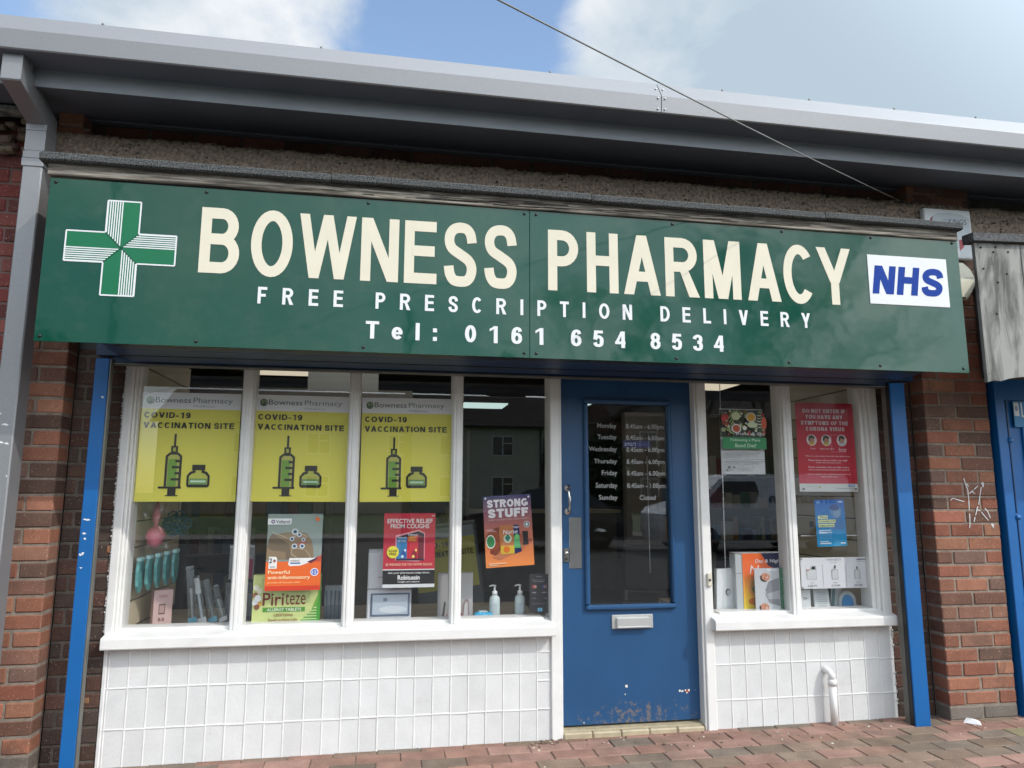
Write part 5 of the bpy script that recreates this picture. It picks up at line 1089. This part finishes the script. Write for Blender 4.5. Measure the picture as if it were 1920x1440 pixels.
# ---- deeper inside the shop
def shelving(x, y, w, h, label, face=0):
    root = empty('shelving_unit',(x,y,0),label,'shelving','shelving units inside the shop',rot=(0,0,R(face)))
    m_ = MB(); m_.box(-w/2,w/2,.0,.03,0,h,M['interior']); m_.box(-w/2,-w/2+.03,-.32,0,0,h,M['interior']); m_.box(w/2-.03,w/2,-.32,0,0,h,M['interior']); m_.build('frame',root)
    for k_ in range(5):
        z = .15+k_*(h-.3)/5+.0; m_ = MB(); m_.box(-w/2+.03,w/2-.03,-.32,0,z,z+.02,M['interior']); sh_ = m_.build('shelf',root)
        m_ = MB(); x_ = -w/2+.05
        while x_ < w/2-.12:
            ww = rnd.uniform(.04,.12); hh_ = rnd.uniform(.09,.22); m_.box(x_,x_+ww-.006,-.28+rnd.uniform(0,.03),-.1,z+.021,z+.02+hh_,I(*rnd.choice([(90,120,150),(160,160,150),(120,60,70),(70,110,90),(180,175,160),(50,60,90),(150,120,70)]))); x_ += ww
        tag(m_.build('stock',sh_), kind='stuff')
shelving(-2.3,2.58,1.1,1.7,'shelving unit at the left inside the shop'); shelving(-1.6+.5,4.6,1.4,1.9,'shelving unit in the middle depth of the shop'); shelving(1.9,2.98,1.4,1.8,'shelving unit behind the right hand windows')
root = empty('shop_chair',(.60,1.25,0),'dark waiting chair just inside the door glass','chair',rot=(0,0,R(160)))
m_ = MB(); m_.box(-.22,.22,-.22,.22,.43,.48,M['black'],bev=.02); m_.build('seat',root); m_ = MB(); m_.box(-.21,.21,.19,.23,.55,.86,M['black'],bev=.02); m_.build('backrest',root)
for a in (-1,1):
    for b in (-1,1): m_ = MB(); m_.tube([(a*.19,b*.19,0),(a*.19,b*.19,.44 if b < 0 else .6)],.012,M['guide_grey'],n=8); m_.build('leg',root)
root = empty('pharmacy_counter',(.1,5.2,0),'long pale counter at the back of the shop','counter')
m_ = MB(); m_.box(-1.5,1.5,0,.5,0,.95,M['interior']); m_.build('base',root); m_ = MB(); m_.box(-1.55,1.55,-.05,.55,.95,.99,M['slat']); m_.build('top',root)
s = Sheet('ceiling_notice','pale blank board hanging from the ceiling behind the second pane','notice',-1.96,-1.394,2.03,2.30,2.2,I(150,154,154),th=.02); s.done()

# ================================================================== ACROSS THE STREET (seen in the glass)
def facade_house(name, label, x0, x1, y0, y1, he, hr, wall, wins):
    root = empty(name, ((x0+x1)/2, y0, 0), label, 'house'); cx = (x0+x1)/2
    m_ = MB(); m_.box(x0,x1,y1,y0,-.1,he,wall); m_.extr([(y0,he),((y0+y1)/2,hr-.05),(y1,he)],x0,x1,wall); o = m_.build('wall',root); o.location = (-cx,-y0,0)
    m_ = MB(); ym = (y0+y1)/2; m_.extr([(y0+.4,he-.15),(ym,hr),(y1-.4,he-.15),(y1-.4,he-.25),(ym,hr-.12),(y0+.4,he-.25)],x0-.3,x1+.3,M['roof_tile'])
    for k_ in range(16): t = k_/16; m_.box(x0-.3,x1+.3,y0+.4+(ym-y0-.4)*t-.06,y0+.4+(ym-y0-.4)*t,he-.15+(hr-he+.15)*t,he-.10+(hr-he+.15)*t,M['roof_tile'])
    o = m_.build('roof',root); o.location = (-cx,-y0,0)
    for (wx, wz, ww, wh) in wins:
        m_ = MB(); m_.box(wx,wx+ww,y0-.02,y0+.04,wz,wz+wh,I(225,228,228)); f_ = m_.build('window',root); f_.location = (-cx,-y0,0)
        m_ = MB(); m_.box(wx+.07,wx+ww/2-.04,y0+.03,y0+.05,wz+.07,wz+wh-.07,M['dark_glass']); m_.box(wx+ww/2+.04,wx+ww-.07,y0+.03,y0+.05,wz+.07,wz+wh*.6,M['dark_glass']); m_.box(wx+ww/2+.04,wx+ww-.07,y0+.03,y0+.05,wz+wh*.66,wz+wh-.07,M['dark_glass']); m_.build('pane',f_)
    m_ = MB(); m_.box(x1-2.9,x1-2.8,y0,y0+.08,0,he-.2,M['black']); o = m_.build('downpipe',root); o.location = (-cx,-y0,0)
wn = [(x, z, 1.3, 1.2) for x in (-10,-6,-1.5,1.5,4.6,7.6) for z in (.9,3.3)]
facade_house('terraced_house','pale rendered terraced houses with dark tiled roof reflected in the window',-14,10.4,-38,-46,5.2,7.4,M['render_wall'],wn)
facade_house('brick_house','brown brick house reflected beyond the terraces',12.8,32,-40,-48,6.2,8.6,paint('brown_brick',(.14,.08,.055,1),.9,var=.2),[(x,z,1.2,1.2) for x in (14.5,17.5,21,24,28) for z in (.9,3.9)])
def blob_tree(name, label, x, y, h, r, zb, n=2600, ls=.28, shape='cone', mat=None, squash=1):
    root = empty(name,(x,y,0),label,'tree'); rr = random.Random(int(abs(x*10+y)))
    m_ = MB(); m_.tube([(0,0,0),(.05,0,zb+.3),(0,.05,h*.7)],.22,M['bark'],n=8,r1=.05); m_.build('trunk',root)
    m_ = MB(); pts = []
    for k_ in range(n):
        t = rr.random()**.7; z = zb+(h-zb)*(1-t) if shape == 'cone' else zb+(h-zb)*rr.random()
        R_ = r*t if shape == 'cone' else r*math.sqrt(max(.05,1-((z-(zb+h)/2)/((h-zb)/2))**2))
        a = rr.uniform(0,6.283); q = R_*math.sqrt(rr.uniform(.15,1.0))*(1+.25*noise.noise(Vector((math.cos(a)*2,math.sin(a)*2,z*.6)))); c = Vector((q*math.cos(a), q*math.sin(a)*squash, z))
        u = Vector((rr.gauss(0,1),rr.gauss(0,1),rr.gauss(0,.6))).normalized(); v = u.cross(Vector((rr.gauss(0,1),rr.gauss(0,1),rr.gauss(0,1)))).normalized(); l = ls*rr.uniform(.6,1.4)
        m_.add([c-u*l,c+v*l*.4,c+u*l,c-v*l*.4],[[0,1,2,3]],mat or M['leaf'])
    m_.build('crown',root)
blob_tree('conifer_tree','dark bushy conifer rising behind the reflected roof',7.4,-50,11.5,4.2,1.0,n=5000,ls=.5)
blob_tree('evergreen_tree','dark evergreen at the left end of the reflected street',-17,-30,8,3.5,1.2,shape='round',ls=.4)
blob_tree('evergreen_tree','low round evergreen filling the gap between the reflected houses',11.6,-38,4.6,1.8,.3,shape='round',ls=.3)
blob_tree('evergreen_tree','broad evergreen furthest right in the reflected street',41,-34,6.5,5,.8,n=3000,shape='round',ls=.5)
blob_tree('evergreen_tree','tall evergreen beside the reflected brown brick house',33,-33,7.5,4.5,1.0,n=3600,shape='round',ls=.5)
# bare street trees
def bare_tree(x, y, h, seed, label):
    root = empty('bare_tree',(x,y,0),label,'tree','bare street trees'); rr = random.Random(seed); m_ = MB(); tr = MB()
    def br(mb, p, d, l, r, dep):
        q = p+d*l; mid = p+d*l*.5+Vector((rr.gauss(0,1),rr.gauss(0,1),0))*l*.06
        mb.tube([p,mid,q],r,M['bark'],n=5 if dep < 3 else 3,r1=r*.65,caps=False)
        if dep > 7: return
        for k_ in range(2 if dep < 1 or rr.random() < .45 else 3):
            nd = (d+Vector((rr.gauss(0,.45),rr.gauss(0,.45),rr.gauss(.10,.25)))).normalized(); br(m_, q, nd, l*rr.uniform(.64,.82), r*.68, dep+1)
    br(tr, Vector((0,0,0)), Vector((0,0,1)), h*.26, .16, 0); tr.build('trunk',root); m_.build('crown',root)
bare_tree(11.5,-24,12,3,'bare branching street tree reflected in the right hand windows')
bare_tree(14.6,-25,14,12,'bare tree standing between the two others in the reflection')
bare_tree(17,-27,14.5,5,'larger bare tree further right in the reflection')
bare_tree(5.2,-26,11,9,'bare tree reflected at the top of the door glass')
# lamp post and telegraph pole
root = empty('lamp_post',(-5.15,-7.8,0),'grey street lamp post reflected in the left of the green sign','lamp post')
m_ = MB(); m_.lathe([(.09,-.1),(.09,1.2),(.055,1.3),(.045,7.6),(.0,7.62)],0,0,M['guide_grey'],n=16); m_.build('column',root)
m_ = MB(); m_.tube([(0,0,7.5),(.1,-.3,7.75),(.15,-1.0,7.85)],.03,M['guide_grey'],n=8); m_.build('arm',root); m_ = MB(); m_.box(.05,.25,-1.6,-1.0,7.8,7.9,M['galv'],bev=.03); m_.build('lantern',root)
root = empty('telegraph_pole',(-.9,-13,0),'wooden telegraph pole reflected above the yellow posters','pole'); m_ = MB(); m_.tube([(0,0,-.1),(0,0,5.1)],.11,M['bark'],n=12,r1=.08); m_.build('pole',root)
# vehicles
def loft(mb, secs, mat, smooth=True):
    n = len(secs[0]); vs = [p for s_ in secs for p in s_]
    mb.add(vs, [[i*n+j,i*n+(j+1)%n,(i+1)*n+(j+1)%n,(i+1)*n+j] for i in range(len(secs)-1) for j in range(n)]+[list(range(n))[::-1],[(len(secs)-1)*n+j for j in range(n)]], mat, smooth=False)
def vehicle(name, label, cat, x, y, prof, wid, mat, winp, wheels, rot=0, group=None, wr=.31):
    """prof: side outline (x,z); winp: side window outlines"""
    root = empty(name,(x,y,-.12),label,cat,group,rot=(0,0,R(rot)))
    m_ = MB(); n = len(prof); secs = []
    for yy, sc, dz in ((-wid/2+.02,.985,-.03),(-wid/2,.995,0),(-wid/2+.0,1,0),(wid/2,1,0),(wid/2-.02,.985,-.03)):
        secs.append([(px*sc, yy+(.14*max(0,(pz-.95))*(1 if yy < 0 else -1)), pz if pz < .5 else pz+dz*.3) for px, pz in prof])
    loft(m_, secs, mat); m_.build('body',root)
    for wp2 in winp:
        for sd in (-1,1):
            m_ = MB(); vs = [(px, sd*(wid/2+.012)-sd*.14*max(0,pz-.95), pz) for px, pz in wp2]; m_.add(vs+[(a,b-sd*.02,c) for a,b,c in vs],[list(range(len(vs))),list(range(len(vs),2*len(vs)))[::-1]]+[[i,(i+1)%len(vs),(i+1)%len(vs)+len(vs),i+len(vs)] for i in range(len(vs))],M['dark_glass']); m_.build('side_window',root)
    for wx in wheels:
        for sd in (-1,1):
            m_ = MB(); m_.tube([(wx,sd*(wid/2-.2),wr),(wx,sd*(wid/2+.005),wr)],wr,M['rubber'],n=24); wo = m_.build('wheel',root); m_ = MB(); m_.tube([(wx,sd*(wid/2-.02),wr),(wx,sd*(wid/2+.012),wr)],wr*.62,M['steel'],n=12); m_.build('rim',wo)
    m_ = MB(); m_.box(prof[0][0]+.1,prof[-1][0]-.1,-wid/2-.015,wid/2+.015,.30,.42,M['rubber']); m_.build('sill_trim',root)
    return root
vp = [(-2.15,.25),(-2.2,.5),(-2.18,.85),(-2.05,1.0),(-1.55,1.12),(-1.0,1.62),(-.75,1.74),(2.05,1.76),(2.15,1.65),(2.2,.9),(2.2,.25)]
van = vehicle('parked_van','white panel van parked along the far kerb reflected in the right windows','van',6.9,-11.9,vp,1.85,M['van_white'],[[(-1.35,1.12),(-.88,1.58),(-.15,1.58),(-.08,1.35),(-.2,1.10)]],(-1.4,1.35))
m_ = MB(); ftext(m_,'ansum en',.15,1.75,1.10,1.26,0,M['black'],bold=.01,xf=lambda a,b:(1.9-a,b)); m_.v = [(x_,.927-.14*max(0,z_-.95)+.004,z_) for x_,y_,z_ in m_.v]; m_.build('lettering',van)
cp = [(-2.1,.3),(-2.12,.6),(-2.0,.78),(-1.1,.92),(-.45,1.38),(.0,1.45),(.9,1.42),(1.5,1.05),(2.05,.95),(2.12,.6),(2.1,.3)]
cw = [[(-.95,.95),(-.42,1.32),(.15,1.36),(.15,.95)],[(.22,.95),(.22,1.36),(.85,1.33),(1.25,1.0)]]
vehicle('parked_car','dark hatchback parked across the road reflected left of the door','car',2.3,-13.4,cp,1.75,M['car_dark'],cw,(-1.3,1.3))

# ================================================================== camera, light, sky
cam = bpy.data.cameras.new('camera'); co = bpy.data.objects.new('camera', cam); col.objects.link(co); scn.camera = co
cam.sensor_width = 36; cam.lens = 36*1332.31/1920; cam.clip_start = .05; cam.clip_end = 2000
yw, pt, rl = .1676135, .15038973, .0029126
F = Vector((math.sin(yw)*math.cos(pt), math.cos(yw)*math.cos(pt), math.sin(pt))); Rt = Vector((math.cos(yw), -math.sin(yw), 0)); U = Rt.cross(F)
R2 = Rt*math.cos(rl)+U*math.sin(rl); U2 = -Rt*math.sin(rl)+U*math.cos(rl)
co.matrix_world = Matrix(((R2.x,U2.x,-F.x,-1.27317),(R2.y,U2.y,-F.y,-3.72803),(R2.z,U2.z,-F.z,1.21637),(0,0,0,1)))
SD = Vector((1.09,-1.0,1.35)).normalized()
sun = bpy.data.lights.new('sun', 'SUN'); sun.energy = 1.85; sun.angle = R(.5); sun.color = (1,.95,.88)
so = bpy.data.objects.new('sun', sun); col.objects.link(so); so.rotation_euler = SD.to_track_quat('Z','Y').to_euler(); so.location = (6,-6,8)
w = bpy.data.worlds.new('World'); scn.world = w; w.use_nodes = True; nt = w.node_tree; L = nt.links
bg = nt.nodes['Background']; bg.inputs[1].default_value = .12
sky = nt.nodes.new('ShaderNodeTexSky'); sky.sky_type = 'NISHITA'; sky.sun_disc = False
sky.sun_elevation = math.asin(SD.z); sky.sun_rotation = math.atan2(SD.x, SD.y); sky.air_density = 1.2; sky.dust_density = 1.0
tc = nt.nodes.new('ShaderNodeTexCoord'); nrm = N(nt, 'ShaderNodeVectorMath', operation='NORMALIZE'); L.new(tc.outputs['Generated'], nrm.inputs[0])
def cloudnoise(scale, seed, det=8, rough=.6, stretch=(1,1,1.6)):
    mp = N(nt, 'ShaderNodeMapping'); mp.inputs['Location'].default_value = (seed, seed*.7, 0); mp.inputs['Scale'].default_value = stretch; L.new(nrm.outputs[0], mp.inputs[0])
    n = N(nt, 'ShaderNodeTexNoise'); n.inputs['Scale'].default_value = scale; n.inputs['Detail'].default_value = det; n.inputs['Roughness'].default_value = rough; n.inputs['Distortion'].default_value = .3; L.new(mp.outputs[0], n.inputs['Vector']); return n.outputs[0]
def math2(op, a, b):
    n = N(nt, 'ShaderNodeMath', operation=op)
    for i, q in enumerate((a, b)):
        if isinstance(q, (int, float)): n.inputs[i].default_value = q
        else: L.new(q, n.inputs[i])
    return n.outputs[0]
def blob(d, lo, hi, amp):
    v = N(nt, 'ShaderNodeVectorMath', operation='DOT_PRODUCT'); L.new(nrm.outputs[0], v.inputs[0]); v.inputs[1].default_value = Vector(d).normalized()
    r = N(nt, 'ShaderNodeMapRange', interpolation_type='SMOOTHSTEP'); r.inputs['From Min'].default_value = lo; r.inputs['From Max'].default_value = hi; r.inputs['To Max'].default_value = amp; L.new(v.outputs['Value'], r.inputs[0]); return r.outputs[0]
base = cloudnoise(2.6, 3.1)
m1 = math2('ADD', base, blob((-.19,.814,.55), .955, .998, .22))     # bank over the left of the roof
m1 = math2('ADD', m1, blob((.58,.64,.50), .88, .96, .60)); m1 = math2('ADD', m1, blob(SD, .0, .6, .12))         # grey bank on the right
m1 = math2('SUBTRACT', m1, blob((.125,.815,.565), .970, .998, .30))  # blue gap
cov = N(nt, 'ShaderNodeMapRange', interpolation_type='SMOOTHSTEP'); cov.inputs['From Min'].default_value = .44; cov.inputs['From Max'].default_value = .68; L.new(m1, cov.inputs[0])
shade = N(nt, 'ShaderNodeMapRange'); shade.inputs['From Min'].default_value = .35; shade.inputs['From Max'].default_value = .65; L.new(cloudnoise(3.2, 9.4, 6, .55), shade.inputs[0])
sh2 = math2('SUBTRACT', shade.outputs[0], blob((.60,.62,.50), .90, .985, 1.0))
cc = N(nt, 'ShaderNodeValToRGB'); cc.color_ramp.elements[0].position = 0; cc.color_ramp.elements[0].color = (.44,.54,.63,1); cc.color_ramp.elements[1].position = .9; cc.color_ramp.elements[1].color = (.90,.90,.91,1)
L.new(sh2, cc.inputs[0])
sc_ = N(nt, 'ShaderNodeVectorMath', operation='SCALE'); L.new(cc.outputs[0], sc_.inputs[0]); sc_.inputs['Scale'].default_value = 7.4
skm = N(nt, 'ShaderNodeVectorMath', operation='SCALE'); L.new(sky.outputs[0], skm.inputs[0]); skm.inputs['Scale'].default_value = 1.55
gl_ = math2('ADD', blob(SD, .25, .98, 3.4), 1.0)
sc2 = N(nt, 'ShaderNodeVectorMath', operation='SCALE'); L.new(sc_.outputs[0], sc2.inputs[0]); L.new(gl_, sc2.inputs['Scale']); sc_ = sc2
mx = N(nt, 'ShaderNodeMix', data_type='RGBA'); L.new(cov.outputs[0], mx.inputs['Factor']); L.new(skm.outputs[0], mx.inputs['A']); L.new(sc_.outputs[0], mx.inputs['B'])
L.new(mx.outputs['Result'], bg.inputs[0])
scn.view_settings.view_transform = 'Standard'; scn.view_settings.look = 'None'; scn.view_settings.exposure = 0.38; scn.view_settings.gamma = 1
scn.cycles.max_bounces = 8; scn.cycles.transparent_max_bounces = 16; scn.cycles.caustics_reflective = False; scn.cycles.caustics_refractive = False
